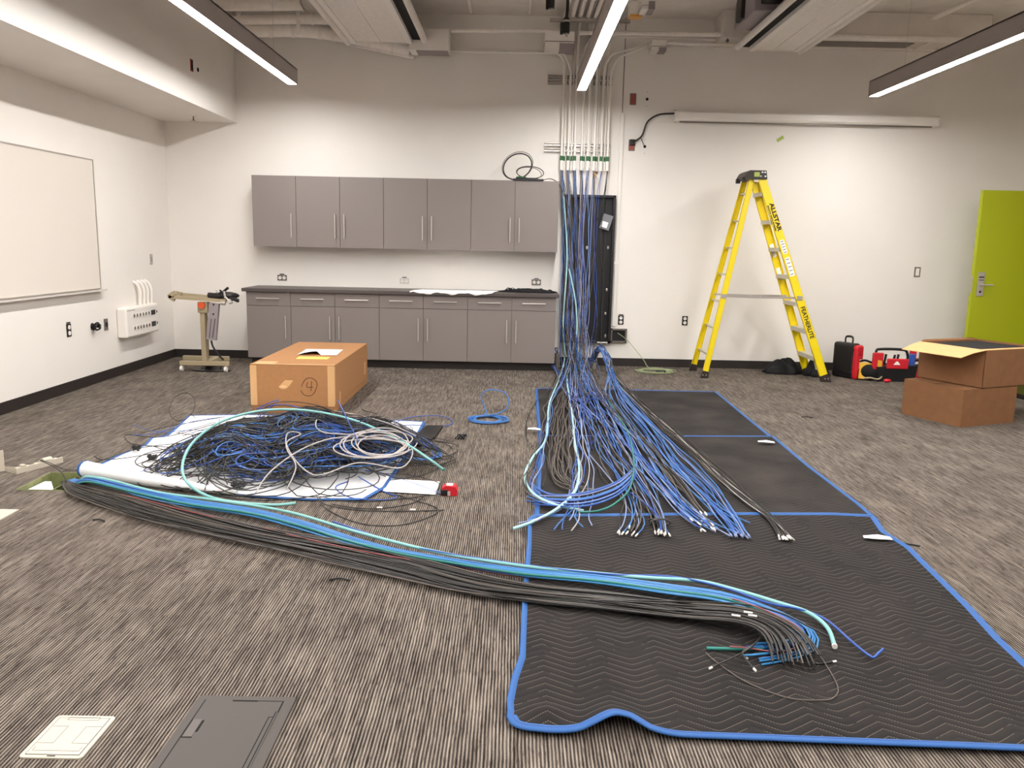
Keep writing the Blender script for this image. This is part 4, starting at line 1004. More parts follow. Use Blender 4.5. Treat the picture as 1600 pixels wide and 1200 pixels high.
for k, (px, py) in enumerate(((1150, 962), (1169, 957), (1176, 962))):
    q = G(px, py, .088); d_ = np.array([.016, -.005, 0]); MB().cyl(q-d_, q+d_, .0045, n=8).top('cable_label', 'white', 'white label sleeve on top of the dark bundle near its end, '+('leftmost of three', 'middle of three', 'rightmost of three')[k], 'label')
# --- green cable coil by the wall box
R = np.random.default_rng(81)
def coil(c, rx, ry, turns, r, m, name, label, lead=None, seed=0, z=.004, tilt=0, wob=.12, npt=26, tail=None, zr=.012):
    R = np.random.default_rng(seed); pts = []
    n = int(turns*npt); ph = R.uniform(0, 6.28)
    w1, w2 = wander(n, wob, R, turns*.6), wander(n, wob, R, turns*.5); dx, dy = wander(n, rx*.12, R, turns*.4), wander(n, ry*.12, R, turns*.4)
    for i in range(n):
        a = ph+i/npt*2*math.pi
        pts.append((c[0]+dx[i]+rx*(1+w1[i])*math.cos(a+tilt), c[1]+dy[i]+ry*(1+w2[i])*math.sin(a+tilt), z+r+zr*(i/n)*turns*.5+.004*math.sin(a*1.7)))
    if lead: pts = [tuple(q) for q in cr(lead+[pts[0]], 8)[:-1]]+pts
    if tail: pts = pts+[tuple(q) for q in cr([pts[-1]]+tail, 8)[1:]]
    return MB().tube(pts, r, 6).top(name, m, label, 'cable')
gc = G(1020, 577)
gc = (gc[0], 9.72)
coil(gc, .21, .15, 5, .0042, 'c_green', 'cable_coil', 'pale green cable from the wall box coiled on the floor', lead=[bx, (bx[0]+.12, D-.1, .33), (bx[0]+.3, D-.2, .12), (gc[0]-.05, 9.85, .03)], seed=3, zr=.006, wob=.3)
MB().box((gc[0]-.03, gc[1]-.16, .02), (gc[0]+.09, gc[1]-.12, .045), .008).top('cable_strap', 'black', 'black strap on the green cable coil', 'strap')
# --- blue coil on the carpet
bc = G(763, 658)
tl = G(770, 640)
coil(bc, .145, .13, 7, .0052, 'c_lblue', 'cable_coil', 'bright blue cable coil on the carpet between the pile and blankets', seed=8, zr=.004, wob=.26,
     tail=[(bc[0]-.02, bc[1]+.15, .05), W(757, 636, bc[1]+.16), W(752, 618, bc[1]+.17), W(766, 609, bc[1]+.18), W(789, 614, bc[1]+.17), W(795, 630, bc[1]+.16), W(785, 643, bc[1]+.13), (bc[0]+.0, bc[1]+.09, .03)])
# small black bits on the carpet
a = G(720, 686)
mb = MB()
for k in range(4): mb.tube(cr([(a[0]-.04+.02*k, a[1]-.02, .008), (a[0]-.02+.02*k, a[1]+.02, .03), (a[0]+.01*k, a[1]-.01, .035), (a[0]+.03, a[1]+.015*k-.02, .008)], 5), .007, 6)
mb.top('tie_wrap', 'black', 'small crumpled black tie wrap on the carpet below the blue coil', 'tie')
for px, py, dx, dy, lb in ((154, 815, .035, -.008, 'small black cable offcut on the carpet below the floor box'), (530, 908, .045, .0, 'small brown twig-like offcut on the carpet below the floor run'), (1261, 653, .05, -.01, 'small black offcut on the carpet right of the far blanket'), (1413, 853, .075, -.012, 'black cable offcut at the right edge of the near blanket')):
    a = G(px, py); MB().tube(cr([(a[0]-dx, a[1]-dy, .006), (a[0], a[1]+.012, .009), (a[0]+dx, a[1]+dy, .006)], 5), .0045, 6).top('cable_offcut', 'c_black', lb, 'offcut')

# --- the cable pile
HC = np.array([-1.43, 5.46]); HRX, HRY, HH = .96, .93, .25
def heap(x, y):
    q = 1-((x-HC[0])/HRX)**2-((y-HC[1])/HRY)**2
    q = np.maximum(q, 0); return HH*(.55*np.tanh(1.8*q)+.42*q)*(1+.16*np.sin(6*x+1)*np.cos(5*y)+.10*np.sin(11*x+3*y))
def tangle(R, spread=.72, rmin=.12, rmax=.5, turns=(1.2, 3.5), u=(.15, 1.0), cyl=None, stretch=1.12):
    n = 26; tn = R.uniform(*turns); N_ = int(n*tn)
    ang = R.uniform(0, 6.28); rad = spread*math.sqrt(R.uniform(0, 1))
    c = HC+np.array([math.cos(ang)*HRX*rad, math.sin(ang)*HRY*rad]) if cyl is None else np.array(cyl)
    ph = R.uniform(0, 6.28); a = ph+np.arange(N_)/n*2*math.pi*R.choice([-1, 1])
    r1 = R.uniform(rmin, rmax)*(1+wander(N_, .22, R, tn)); asp = R.uniform(.55, 1.0); rot = R.normal(0, .6)
    x0 = r1*stretch*np.cos(a); y0 = r1*asp*np.sin(a)
    x = c[0]+x0*math.cos(rot)-y0*math.sin(rot)+wander(N_, .10, R, tn*.5); y = c[1]+x0*math.sin(rot)+y0*math.cos(rot)+wander(N_, .08, R, tn*.5)
    uu = R.uniform(*u)+wander(N_, .05, R, tn); z = heap(x, y)*np.clip(uu, .02, 1.02)+.022+np.abs(wander(N_, .012, R, tn*2))
    return np.stack([x, y, z], 1)
def side_of(P):
    m_ = P.mean(0); return ('left' if m_[0] < HC[0]-.28 else 'right' if m_[0] > HC[0]+.28 else 'middle')+(' back part' if m_[1] > HC[1]+.05 else ' front part')
for m, n_, seed, nm, lb in (('c_black', 130, 11, 'cable_tangle', 'black cables matted together inside the cable pile'), ('c_blue', 62, 12, 'cable_tangle', 'blue cables matted together inside the cable pile')):
    R = np.random.default_rng(seed); mb = MB()
    for k in range(n_): mb.tube(tangle(R, u=(.1, .98), spread=.74 if m == 'c_black' else .58, rmin=.06, rmax=.34), .0034, 5)
    mb.top(nm, m, lb, 'cable tangle', None, 'stuff')
R = np.random.default_rng(13)
for k in range(52):
    P = tangle(R, u=(.80, 1.03), spread=.66, rmin=.08, rmax=.36, turns=(.6, 1.8))
    cn = 'blue' if k % 3 else 'bright blue'; sd = side_of(P)
    cable_mesh(P, .0036, 'c_blue' if k % 3 else 'c_lblue', 'cable', cn+' cable looped over the cable pile, '+sd, cn+' loops on the pile, '+sd, 5)
for k in range(80):
    P = tangle(R, u=(.90, 1.10), spread=.80, rmin=.06, rmax=.34, turns=(.45, 1.7))
    sd = side_of(P); cable_mesh(P, .0036, 'c_black', 'cable', 'black cable looped over the cable pile, '+sd, 'black loops on the pile, '+sd, 5)
# strays at the left on the white blanket
for k in range(24):
    a0 = G(R.uniform(330, 420), R.uniform(660, 750)); e = G(R.uniform(205, 320), R.uniform(668, 765)); mid = (a0+e)/2+np.array([0, R.uniform(-.3, .3), 0]); m2 = mid*.5+e*.5+np.array([0, R.uniform(-.15, .15), 0])
    P = cr([(a0[0], a0[1], .12), (mid[0], mid[1], .05), (m2[0], m2[1], .03), (e[0], e[1], .022)], 9)
    cable_mesh(P, .0026, 'c_black' if k % 4 else 'c_blue', 'cable', ('black' if k % 4 else 'blue')+' stray cable reaching over the white blanket left of the pile', ('black' if k % 4 else 'blue')+' strays left of the pile', 5)
for k, (cxp, cyp, rr_, lb) in enumerate(((286, 660, .10, 'thin black cable loop standing at the back left of the pile'), (300, 740, .14, 'thin black cable loop on the white blanket, near left of the pile'), (350, 752, .12, 'thin dark loop at the near edge of the pile above the aqua cable'))):
    c = G(cxp, cyp)
    P = [(c[0]+rr_*math.cos(a), c[1]+(rr_*.75)*math.sin(a), .03+(.10*(1+math.sin(a)) if k == 0 else .01)) for a in np.linspace(-.8, 2*math.pi-.4, 40)]
    P = np.array(P+[(c[0]+rr_*1.2, c[1]-.05, .05), (c[0]+rr_*2.8, c[1]-.1, .12)])
    cable_mesh(resample(cr(P[::2], 4), 60), .0026, 'c_black', 'cable', lb, None, 5)
stray = [
 ([(400, 672, .15), (300, 690, .04), (220, 700, .03), (150, 722, .012), (110, 735, .01), (75, 722, .06), (62, 719, .09), (80, 727, .08), (96, 738, .05), (102, 752, .01), (94, 768, -.03)], 'long thin black cable running from the pile into the floor box'),
 ([(380, 690, .12), (290, 700, .04), (200, 715, .03), (160, 718, .015), (152, 716, .02)], 'black cable with a plug end crossing the left edge of the white blanket'),
 ([(360, 655, .2), (260, 682, .03), (200, 679, .01), (197, 685, .01), (215, 695, .01), (300, 700, .03)], 'thin black cable looping beyond the left edge of the white blanket'),
 ([(600, 740, .05), (640, 742, .012), (680, 752, .01), (686, 762, .006), (660, 775, .006), (560, 784, .006), (500, 776, .01)], 'black cable crossing the white paper sheet'),
 ([(500, 778, .03), (508, 788, .008), (560, 797, .006), (630, 799, .006), (694, 797, .006)], 'black cable with a white label ending straight below the paper sheet'),
 ([(520, 788, .006), (560, 794, .006), (600, 794, .006), (645, 786, .006), (660, 776, .006)], 'short black cable with a white label on the carpet below the paper sheet'),
 ([(495, 775, .03), (510, 795, .006), (560, 817, .006), (620, 821, .006), (670, 808, .006), (684, 795, .006), (650, 782, .006), (615, 772, .006)], 'thin brown-black cable making the lowest wide loop below the pile'),
 ([(600, 700, .1), (680, 690, .012), (708, 702, .01), (700, 722, .01), (660, 742, .01), (610, 750, .02)], 'thin dark cable looping out right of the pile'),
 ([(590, 680, .1), (650, 678, .02), (690, 686, .01), (706, 690, .008)], 'short dark cable tip at the right of the pile'),
 ([(560, 660, .3), (590, 648, .25), (566, 640, .3), (562, 625, .3), (575, 660, .2)], 'dark thin loop rising at the back right of the pile'),
 ([(420, 660, .3), (410, 640, .3), (440, 628, .33), (490, 632, .33), (540, 650, .25)], 'black cable arching over the top of the pile near the box'),
]
for k, (pts, lb) in enumerate(stray):
    P = resample(cr([G(*p) for p in pts], 8), 70)
    t = cable_mesh(P, .0030, 'c_black', 'cable', lb, None, 6, tips='black' if k == 1 else None)
for px, py, lb in ((646, 797, 'left'), (594, 794, 'right')):
    a = G(px-5, py, .006); MB().cyl((a[0], a[1], .009), (a[0]+.03, a[1], .009), .0055, n=8).top('cable_label', 'white', 'white label sleeve on a black cable below the paper sheet, the '+('right' if lb == 'left' else 'left')+' one', 'label')
for px, py, w_, lb in ((278, 714, .02, 'small black cable tie knot on the white blanket, upper'), (238, 723, .02, 'small black plug beside the left edge of the pile'), (373, 768, .03, 'black cable tie knot at the near edge of the white blanket'), (214, 708, .02, 'black cable knot on the upper left of the white blanket')):
    a = G(px, py); mb = MB()
    for k in range(3): mb.tube([(a[0]+w_*math.cos(q+k)*(1+.2*k), a[1]+w_*math.sin(q+k), .03+.008*k+.008*math.sin(3*q)) for q in np.linspace(0, 6, 14)], .006, 5)
    mb.top('cable_knot', 'black', lb, 'tie')
# blue strays
for pts, lb in (([(480, 640, .28), (440, 632, .3), (400, 640, .25), (425, 628, .32), (434, 627, .3), (400, 655, .2), (380, 670, .1)], 'blue cable sticking up at the back of the pile before the box'),
                ([(560, 690, .2), (610, 665, .05), (640, 652, .012), (690, 650, .01), (708, 660, .01), (690, 666, .01), (640, 664, .015), (600, 670, .03)], 'violet-blue cable looping out to the right onto the carpet'),
                ([(560, 745, .04), (600, 768, .008), (620, 776, .008), (600, 781, .008), (550, 778, .012), (524, 762, .02), (545, 752, .04)], 'blue cable looping at the near right corner of the white blanket'),
                ([(570, 735, .08), (600, 740, .02), (660, 760, .008), (690, 772, .007)], 'thin blue cable lying across the white paper sheet'),
                ([(600, 655, .1), (544, 652, .2), (535, 640, .3), (528, 625, .36), (540, 650, .3), (560, 690, .25)], 'lavender cable rising before the right corner of the numbered box')):
    cable_mesh(resample(cr([G(*p) for p in pts], 8), 60), .0036, 'c_blue', 'cable', lb, None, 6)
# bright blue bunch at the right of the pile
R = np.random.default_rng(15)
for k in range(10):
    s = k/10
    P = cr([G(600, 672+s*6, .06), G(640, 676+s*10, .04), G(672+s*14, 694+s*4, .02), G(690-s*12, 712, .018), G(660-s*10, 716+s*4, .03), G(610, 712, .08)], 8)
    cable_mesh(P, .0036, 'c_lblue', 'cable', 'bright blue cable in the bunch curling at the right end of the pile', 'blue bunch at the right of the pile', 5)
# pale grey coil on top
R = np.random.default_rng(17)
gp = []
for k in range(6):
    a = np.linspace(0, 2*math.pi, 28, endpoint=False)
    cxp, cyp = 588+R.uniform(-10, 16), 705+R.uniform(-6, 5); rx, ry = R.uniform(34, 66), R.uniform(15, 27)
    gp += [(cxp+rx*math.cos(q), cyp+ry*math.sin(q)) for q in a]
gp += [(560, 684), (515, 690), (480, 700), (450, 728), (395, 755), (400, 780)]
def onheap(px, py, dz=.012):
    z = .1
    for _ in range(8):
        q = G(px, py, z); z = .5*z+.5*(float(heap(q[0], q[1]))+.03)
    q = G(px, py, z); q[2] += dz; return q
P = np.array([onheap(*q, .038) for q in gp])
for _ in range(2): P[1:-1] = (P[:-2]+2*P[1:-1]+P[2:])/4
MB().tube(cr(P, 3), .0045, 6).top('cable_coil', 'c_white', 'pale grey cable coil lying on the right of the pile', 'cable')
gp = [(400, 772), (392, 755), (420, 730), (460, 705), (500, 690), (545, 692), (510, 684), (470, 690), (455, 705), (458, 728), (472, 745), (505, 752)]
gp2 = [(650, 690), (600, 668), (540, 652), (510, 650), (494, 668), (505, 685), (560, 690), (640, 705), (628, 740), (560, 733), (490, 752), (448, 705), (470, 688), (450, 686), (448, 710), (462, 735), (458, 755), (448, 775)]
P = np.array([onheap(*q, .040) for q in gp2]); MB().tube(cr(P, 8), .0042, 6).top('cable', 'c_white', 'pale grey cable curving over the middle of the pile', 'cable')
# thick aqua cable on the pile
aqp = [(228, 0), ]
aqp = [(462, 786), (430, 789), (380, 786), (340, 780), (310, 768), (290, 750), (285, 728), (295, 700), (318, 676), (350, 657), (390, 645), (430, 640), (475, 641), (520, 648), (560, 659), (600, 676), (640, 697), (670, 717), (692, 733)]
P = np.array([onheap(*q, .10) for q in aqp])
for i_, Y_ in zip(range(8, 17), (5.24, 5.34, 5.42, 5.46, 5.48, 5.48, 5.44, 5.34, 5.20)): P[i_] = W(*aqp[i_], Y_)
zz = np.array([.008, .008, .01, .03, .07, .12, .17, .22]); P[:8] = np.array([G(*q, z) for q, z in zip(aqp[:8], zz)])
P[-1] = G(692, 733, .03); P[-2] = W(670, 717, 5.13)
t = cable_mesh(cr(P, 8), .0085, 'c_aqua', 'thick_cable', 'thick aqua cable arching over the whole cable pile', None, 10, tips='c_teal', tiplen=.01)
# paper + tape measure
pl_ = [G(598, 768, .008), G(606, 748, .012), G(687, 753, .006), G(680, 773, .006)]
MB().prism(pl_, (0, 0, .002)).top('paper_sheet', 'whitep', 'white paper sheet on the carpet beside the red tape measure', 'paper')
a = G(702, 775)
t = thing('tape_measure', 'red and black tape measure on the carpet right of the paper sheet', 'tape measure', (a[0], a[1]+.02, 0), -.15)
x_, y_ = a[0], a[1]+.03
MB().prism([(x_-.045, y_-.035, .002), (x_+.045, y_-.035, .002), (x_+.05, y_-.035, .03), (x_+.035, y_-.035, .058), (x_-.02, y_-.035, .062), (x_-.045, y_-.035, .045)], (0, .07, 0)).part('case', 'red', t)
MB().box((x_-.052, y_-.038, .002), (x_-.005, y_+.03, .04), .006).part('grip', 'black', t)
MB().box((x_-.01, y_-.040, .004), (x_+.006, y_-.03, .03), .002).part('tape_mouth', 'steel', t)
MB().box((x_-.02, y_-.02, .059), (x_+.02, y_+.02, .065), .003).part('label_disc', 'white', t)

# ------------------------------------------------------------------ floor box opening and bits
t = thing('floor_box', 'open recessed floor box with olive metal sides and a white plate inside', 'floor box', ((hx0+hx1)/2, (hy0+hy1)/2, -.12))
d_ = -.12
MB().box((hx0, hy0, d_), (hx0+.006, hy1, .004)).box((hx1-.006, hy0, d_), (hx1, hy1, .004)).box((hx0, hy1-.006, d_), (hx1, hy1, .004)).box((hx0, hy0, d_), (hx1, hy0+.006, .004)).box((hx0, hy0, d_-.006), (hx1, hy1, d_)).part('box', 'olive', t)
MB().box((hx0+.165, hy0+.02, d_), (hx0+.172, hy1-.01, -.02)).part('divider', 'olive', t)
MB().cyl((hx0+.22, hy1-.008, -.05), (hx0+.22, hy1-.004, -.05), .022, n=14).part('knockout', 'alum', t)
MB().cyl((hx0+.22, hy1-.010, -.05), (hx0+.22, hy1-.007, -.05), .011, n=12).part('hole', 'void', t)
q = [G(45, 765, -.03), G(84, 766, -.03), G(80, 753, -.03), G(70, 753, -.03)]
MB().prism(q, (0, 0, .004)).part('plate', 'whitep', t)
# hinged cover assembly
a, b = G(25, 741), G(98, 722)
dirv = (b-a)/np.linalg.norm(b-a); nrm = np.array([-dirv[1], dirv[0], 0])
t = thing('floor_box_cover', 'beige plastic floor box cover parts lying on the carpet at the left edge', 'cover', (a+b)/2)
MB().obox(a, b, nrm, .012, (0, 0, 1), .035).part('side_bar', 'floorboxw', t)
R = np.random.default_rng(19)
mb = MB()
for k in range(9):
    p = a+(b-a)*(k+.3)/10; mb.obox(p+nrm*.01, p+dirv*.025+nrm*.01, nrm, .03, (0, 0, 1), .028+R.uniform(0, .022))
mb.part('clips', 'floorboxw', t)
mb = MB().cyl((b-dirv*.13+nrm*.02)+np.array([0, 0, .03]), (b-dirv*.07+nrm*.02)+np.array([0, 0, .03]), .024, n=12); mb.part('roller', 'floorboxw', t)
u_ = G(8, 736); u2 = G(-40, 742)
MB().prism([u_, u_+np.array([0, 0, .135]), u2+np.array([0, 0, .125]), u2], nrm*.012).part('upright_panel', 'floorboxw', t)
MB().obox(u_, a, nrm, .012, (0, 0, 1), .02).obox(u_+nrm*.06, a+nrm*.06+dirv*.05, nrm, .010, (0, 0, 1), .025).part('hinge_arm', 'floorboxw', t)
# cream corner plate at the left edge
MB().prism([G(-60, 800), G(-20, 796), G(30, 797), G(0, 813), G(-60, 845)], (0, 0, .004)).top('floor_box', 'floorboxw', 'cream floor box lid corner at the left edge of the carpet', 'floor box lid')
# near cream floor box
x0, x1, y0, y1 = -1.395, -1.212, 2.128, 2.340
def roundrect(x0, x1, y0, y1, r, z, n=6):
    out = []
    for (cx_, cy_, a0) in ((x1-r, y1-r, 0), (x0+r, y1-r, 90), (x0+r, y0+r, 180), (x1-r, y0+r, 270)):
        for k in range(n+1):
            a = math.radians(a0+90*k/n); out.append((cx_+r*math.cos(a), cy_+r*math.sin(a), z))
    return out
t = thing('floor_box', 'cream rectangular floor box lid set in the carpet at bottom left', 'floor box lid', ((x0+x1)/2, (y0+y1)/2, 0))
MB().prism(roundrect(x0, x1, y0, y1, .014, .0005), (0, 0, .005)).part('flange', 'floorboxw', t)
MB().prism(roundrect(x0+.014, x1-.014, y0+.014, y1-.014, .004, .004), (0, 0, .0025)).part('lid', 'floorboxw', t)
g_ = MB()
def gl(ax, ay, bx_, by_, w_=.0012, z=.0066):
    g_.box((min(ax, bx_)-w_/2, min(ay, by_)-w_/2, z-.001), (max(ax, bx_)+w_/2, max(ay, by_)+w_/2, z+.0003))
X0, X1, Y0, Y1 = x0+.014, x1-.014, y0+.014, y1-.014
for q in ((X0, Y0, X1, Y0), (X0, Y0, X0, Y1), (X1, Y0, X1, Y1), (X0, Y1, X0+.03, Y1), (X1-.03, Y1, X1, Y1)): gl(*q)
gl(X0+.03, Y1-.012, X1-.03, Y1-.012); gl(X0+.03, Y1-.012, X0+.03, Y1); gl(X1-.03, Y1-.012, X1-.03, Y1); gl(X0+.03, Y1+.002, X1-.03, Y1+.002)
gl(X0+.003, Y1-.045, X0+.05, Y1-.045); gl(X0+.05, Y1-.045, X0+.05, Y0+.055); gl(X0+.003, Y0+.055, X0+.05, Y0+.055)
gl(X1-.003, Y1-.045, X1-.05, Y1-.045); gl(X1-.05, Y1-.045, X1-.05, Y0+.055); gl(X1-.003, Y0+.055, X1-.05, Y0+.055)
gl(X0+.01, Y0+.018, X1-.01, Y0+.018); gl(X0+.01, Y0+.018, X0+.01, Y0+.036); gl(X1-.01, Y0+.018, X1-.01, Y0+.036)
g_.part('groove', 'blackm', t, 'dark lid joints')
MB().box(((x0+x1)/2-.012, y0+.006, .0045), ((x0+x1)/2+.012, y0+.010, .0062)).part('latch_slot', 'void', t)
# near grey floor box
x0, x1, y0, y1 = -1.0, -.683, 1.93, 2.466
t = thing('floor_box', 'large grey rectangular floor box lid cut off by the bottom edge', 'floor box lid', ((x0+x1)/2, (y0+y1)/2, 0))
MB().prism(roundrect(x0, x1, y0, y1, .012, .0005), (0, 0, .007)).part('flange', 'floorbox', t)
MB().prism(roundrect(x0+.03, x1-.035, y0+.03, y1-.03, .004, .006), (0, 0, .0035)).part('lid', 'floorbox', t)
g_ = MB(); X0, X1, Y0, Y1 = x0+.03, x1-.035, y0+.03, y1-.03
for q in ((X0, Y0, X0, Y1), (X0+.09, Y1, X1, Y1), (X1, Y1-.06, X1, Y1), (X1-.02, Y0, X1-.02, Y1-.09), (X1-.006, Y0, X1-.006, Y1-.06), (X1-.02, Y1-.09, X1-.006, Y1-.09)): gl(*q, w_=.0034, z=.0096)
g_.box((X0+.09, Y1-.005, .0085), (X0+.17, Y1+.002, .0102)).part('groove', 'void', t, 'dark lid joints')
MB().box((X0+.004, Y1-.20, .0088), (X0+.032, Y1-.11, .0104), .0005).part('handle_recess', 'cabedge', t)
MB().box((X0+.033, Y1-.175, .0088), (X0+.040, Y1-.115, .0106)).box((X0+.002, Y1-.205, .0088), (X0+.034, Y1-.2015, .0104)).box((X0+.001, Y1-.205, .0088), (X0+.004, Y1-.11, .0104)).part('handle_slot', 'void', t)
# thin tile lid half under the near blanket at the right
q = [G(1366, 818), G(1395, 838), G(1419, 850), G(1385, 851), G(1370, 845)]
MB().prism(q, (0, 0, .003)).top('floor_box', 'floorbox', 'grey floor box lid corner sticking out under the right edge of the near blanket', 'floor box lid')

# ------------------------------------------------------------------ numbered cardboard box
x0, x1, y0, y1, h = -2.245, -1.522, 6.93, 8.53, .425
t = thing('cardboard_box', 'long tan cardboard box with a circled 4 and a paper on top', 'box', ((x0+x1)/2, (y0+y1)/2, 0))
MB().box((x0+.006, y0+.006, 0), (x1-.006, y1-.006, .07), .003).part('tray', 'card', t)
MB().box((x0, y0, .062), (x1, y1, h), .006).part('lid', 'card', t)
for qa, qb in (((x0-.001, y0-.0015, .065), (x0+.055, y0, h-.01)), ((x1-.058, y0-.0015, .065), (x1+.001, y0, h-.004)), ((x1, y0, .08), (x1+.0015, y0+.03, h-.01)), ((x1, y0+.20, .01), (x1+.0015, y0+.24, .16)), ((x1, y1-.18, .12), (x1+.0015, y1-.12, .25)), ((x0, y0-.002, h), (x1, y0+.03, h+.0015)), ((x0+.03, y0+.03, h), (x0+.20, y0+.17, h+.001))):
    MB().box(qa, qb).part('tape_strip', 'paptape', t)
MB().sphere((x0+.285, y0, .225), .018, 10, 6, (2.2, .6, 1)).part('torn_flap', 'paptape', t)
MB().prism([(x0+.24, y0-.001, .23), (x0+.33, y0-.001, .235), (x0+.37, y0-.001, .29), (x0+.30, y0-.001, .29)], (0, -.0006, 0)).part('scuff', 'paptape', t)
cx_, cz_ = x0+.505, .235
cpts = [(cx_+.068*math.cos(a)+.004*math.sin(3*a), y0-.002, cz_+.078*math.sin(a)+.012*math.cos(a)) for a in np.linspace(-2.9, 2.95, 40)]
MB().tube(cpts, .0025, 5).tube(cr([(cx_-.012, y0-.002, cz_+.042), (cx_-.020, y0-.002, cz_+.0), (cx_+.015, y0-.002, cz_-.002), (cx_+.035, y0-.002, cz_+.0)], 5), .0025, 5).tube([(cx_+.022, y0-.002, cz_+.05), (cx_+.016, y0-.002, cz_-.035)], .0025, 5).part('lettering', 'ink', t, 'hand-drawn circled 4')
# yellow sticker & paper (own thing)
MB().prism([(x0+.30, y0+.36, h+.0005), (x0+.58, y0+.36, h+.0005), (x0+.58, y0+.50, h+.0005), (x0+.30, y0+.50, h+.0005)], (0, 0, .001)).part('sticker', mat('yellow_sticker', (240, 205, 90), .6), t, 'faded yellow sticker')
vv = []; ny = 10
for i in range(ny+1):
    q = i/ny; vv += [(x0+.13+.36*q+.12, y0+.60+.03*q, h+.003+.035*max(0, math.sin(q*3.1))*(q < .6)), (x0+.13+.36*q+.10, y0+1.02, h+.003)]
mb = MB().add(vv, [(2*i, 2*i+2, 2*i+3, 2*i+1) for i in range(ny)], True)
o = mb.top('paper_sheet', 'whitep', 'white folded paper lying on the long cardboard box', 'paper'); m_ = o.modifiers.new('s', 'SOLIDIFY'); m_.thickness = .002

# ------------------------------------------------------------------ two boxes at the right
P0, PL, PR = G(1500, 668), G(1405, 646), G(1583, 660)
hb = .33
def quadbox(P0, PL, PR, z0, z1, root, name, m, bev=.004):
    PB = PL+PR-P0
    v = [(*p[:2], z0) for p in (P0, PR, PB, PL)]+[(*p[:2], z1) for p in (P0, PR, PB, PL)]
    return MB().add(v, [(0, 1, 2, 3), (4, 5, 6, 7), (0, 1, 5, 4), (1, 2, 6, 5), (2, 3, 7, 6), (3, 0, 4, 7)]).part(name, m, root)
e1, e2 = PR-P0, PL-P0; e1[2] = e2[2] = 0
n1 = e1/np.linalg.norm(e1); n2 = e2-n1*(e2@n1); n2 = n2/np.linalg.norm(n2)
PLs = P0+n2*.62; PRs = P0+n1*np.linalg.norm(e1)
t = thing('cardboard_box', 'closed brown cardboard box at the right, the lower of two stacked', 'box', (P0+PLs)/2)
quadbox(P0, PLs, PRs, 0, hb, t, 'carton', 'card2')
PB = PLs+PRs-P0; c4 = (P0+PLs+PRs+PB)/4
MB().prism([np.array([*(P0*.5+PLs*.5)[:2], hb])-n1*.0, np.array([*(P0*.5+PLs*.5)[:2], hb])+n2*.008, np.array([*(PRs*.5+PB*.5)[:2], hb])+n2*.008, np.array([*(PRs*.5+PB*.5)[:2], hb])], (0, 0, .001)).part('flap_joint', 'ink', t)
MB().sphere(P0*.62+PLs*.38+np.array([0, 0, .06]), .03, 8, 6, (1.2, .1, .9)).part('stain', 'ink', t) if False else None
# upper open box
zb0 = hb+.004
Q0 = G(1534, 607, zb0); Hh = .33
ang = math.atan2(n1[1], n1[0])+.02
m1 = np.array([math.cos(ang), math.sin(ang), 0]); m2 = np.array([-math.sin(ang), math.cos(ang), 0])
L1, L2 = .78, .66
t = thing('cardboard_box', 'open brown cardboard box with its flap folded out, stacked on the closed box', 'box', Q0+m1*L1/2+m2*L2/2)
zt2 = zb0+Hh; w_ = .006
def wallp(a, b, inward):
    mb = MB(); a = np.array(a); b = np.array(b); i = np.array(inward)*w_
    mb.add([a, b, b+i, a+i]+[q+np.array([0, 0, Hh]) for q in (a, b, b+i, a+i)], [(0, 1, 2, 3), (4, 5, 6, 7), (0, 1, 5, 4), (1, 2, 6, 5), (2, 3, 7, 6), (3, 0, 4, 7)]); return mb
A_, B_, C_, D_ = Q0, Q0+m1*L1, Q0+m1*L1+m2*L2, Q0+m2*L2
for a, b, i in ((A_, B_, m2), (B_, C_, -m1), (C_, D_, -m2), (D_, A_, m1)): wallp(a, b, i).part('side_panel', 'card2', t)
MB().add([A_, B_, C_, D_]+[q+np.array([0, 0, .006]) for q in (A_, B_, C_, D_)], [(0, 3, 2, 1), (4, 5, 6, 7), (0, 1, 5, 4), (1, 2, 6, 5), (2, 3, 7, 6), (3, 0, 4, 7)]).part('bottom', 'card2', t)
up = np.array([0, 0, Hh])
def flap(a, b, out, ln, dz, m, lab, skew=0.03):
    a = a+up; b = b+up; o_ = np.array(out)*ln+np.array([0, 0, dz]); k = (b-a)/np.linalg.norm(b-a)
    c = b+o_-k*skew; d = a+o_+k*skew
    MB().prism([a, b, (b*.5+c*.5)+np.array([0, 0, .008]), c, d, (a*.5+d*.5)+np.array([0, 0, .008])], (0, 0, .005)).part('flap', m, t, lab)
flap(A_, D_, -m1, .27, -.06, 'cardin', 'flap folded outward, pale inside')
flap(C_, B_, m1, .25, -.05, 'card2', None)
flap(D_, C_, m2, .035, .012, 'card2', None, .13)
flap(A_, B_, m2, .13, -.02, 'cardin', 'flap folded in')
MB().add([q+m1*a_+m2*b_+np.array([0, 0, c_]) for c_ in (.008, Hh-.012) for q, a_, b_ in ((A_, .012, .012), (B_, -.012, .012), (C_, -.012, -.012), (D_, .012, -.012))], [(0, 3, 2, 1), (4, 5, 6, 7), (0, 1, 5, 4), (1, 2, 6, 5), (2, 3, 7, 6), (3, 0, 4, 7)]).top('dark_box_fill', 'blacktex', 'added black block standing for the dark inside of the open cardboard box', 'filler')  # black block added so the open box reads as unlit inside
MB().prism([G(1588, 600), G(1640, 622), G(1660, 640), G(1588, 622)], (0, 0, .05)).top('black_case', 'blackm', 'black flat case on the floor behind the stacked boxes', 'case')

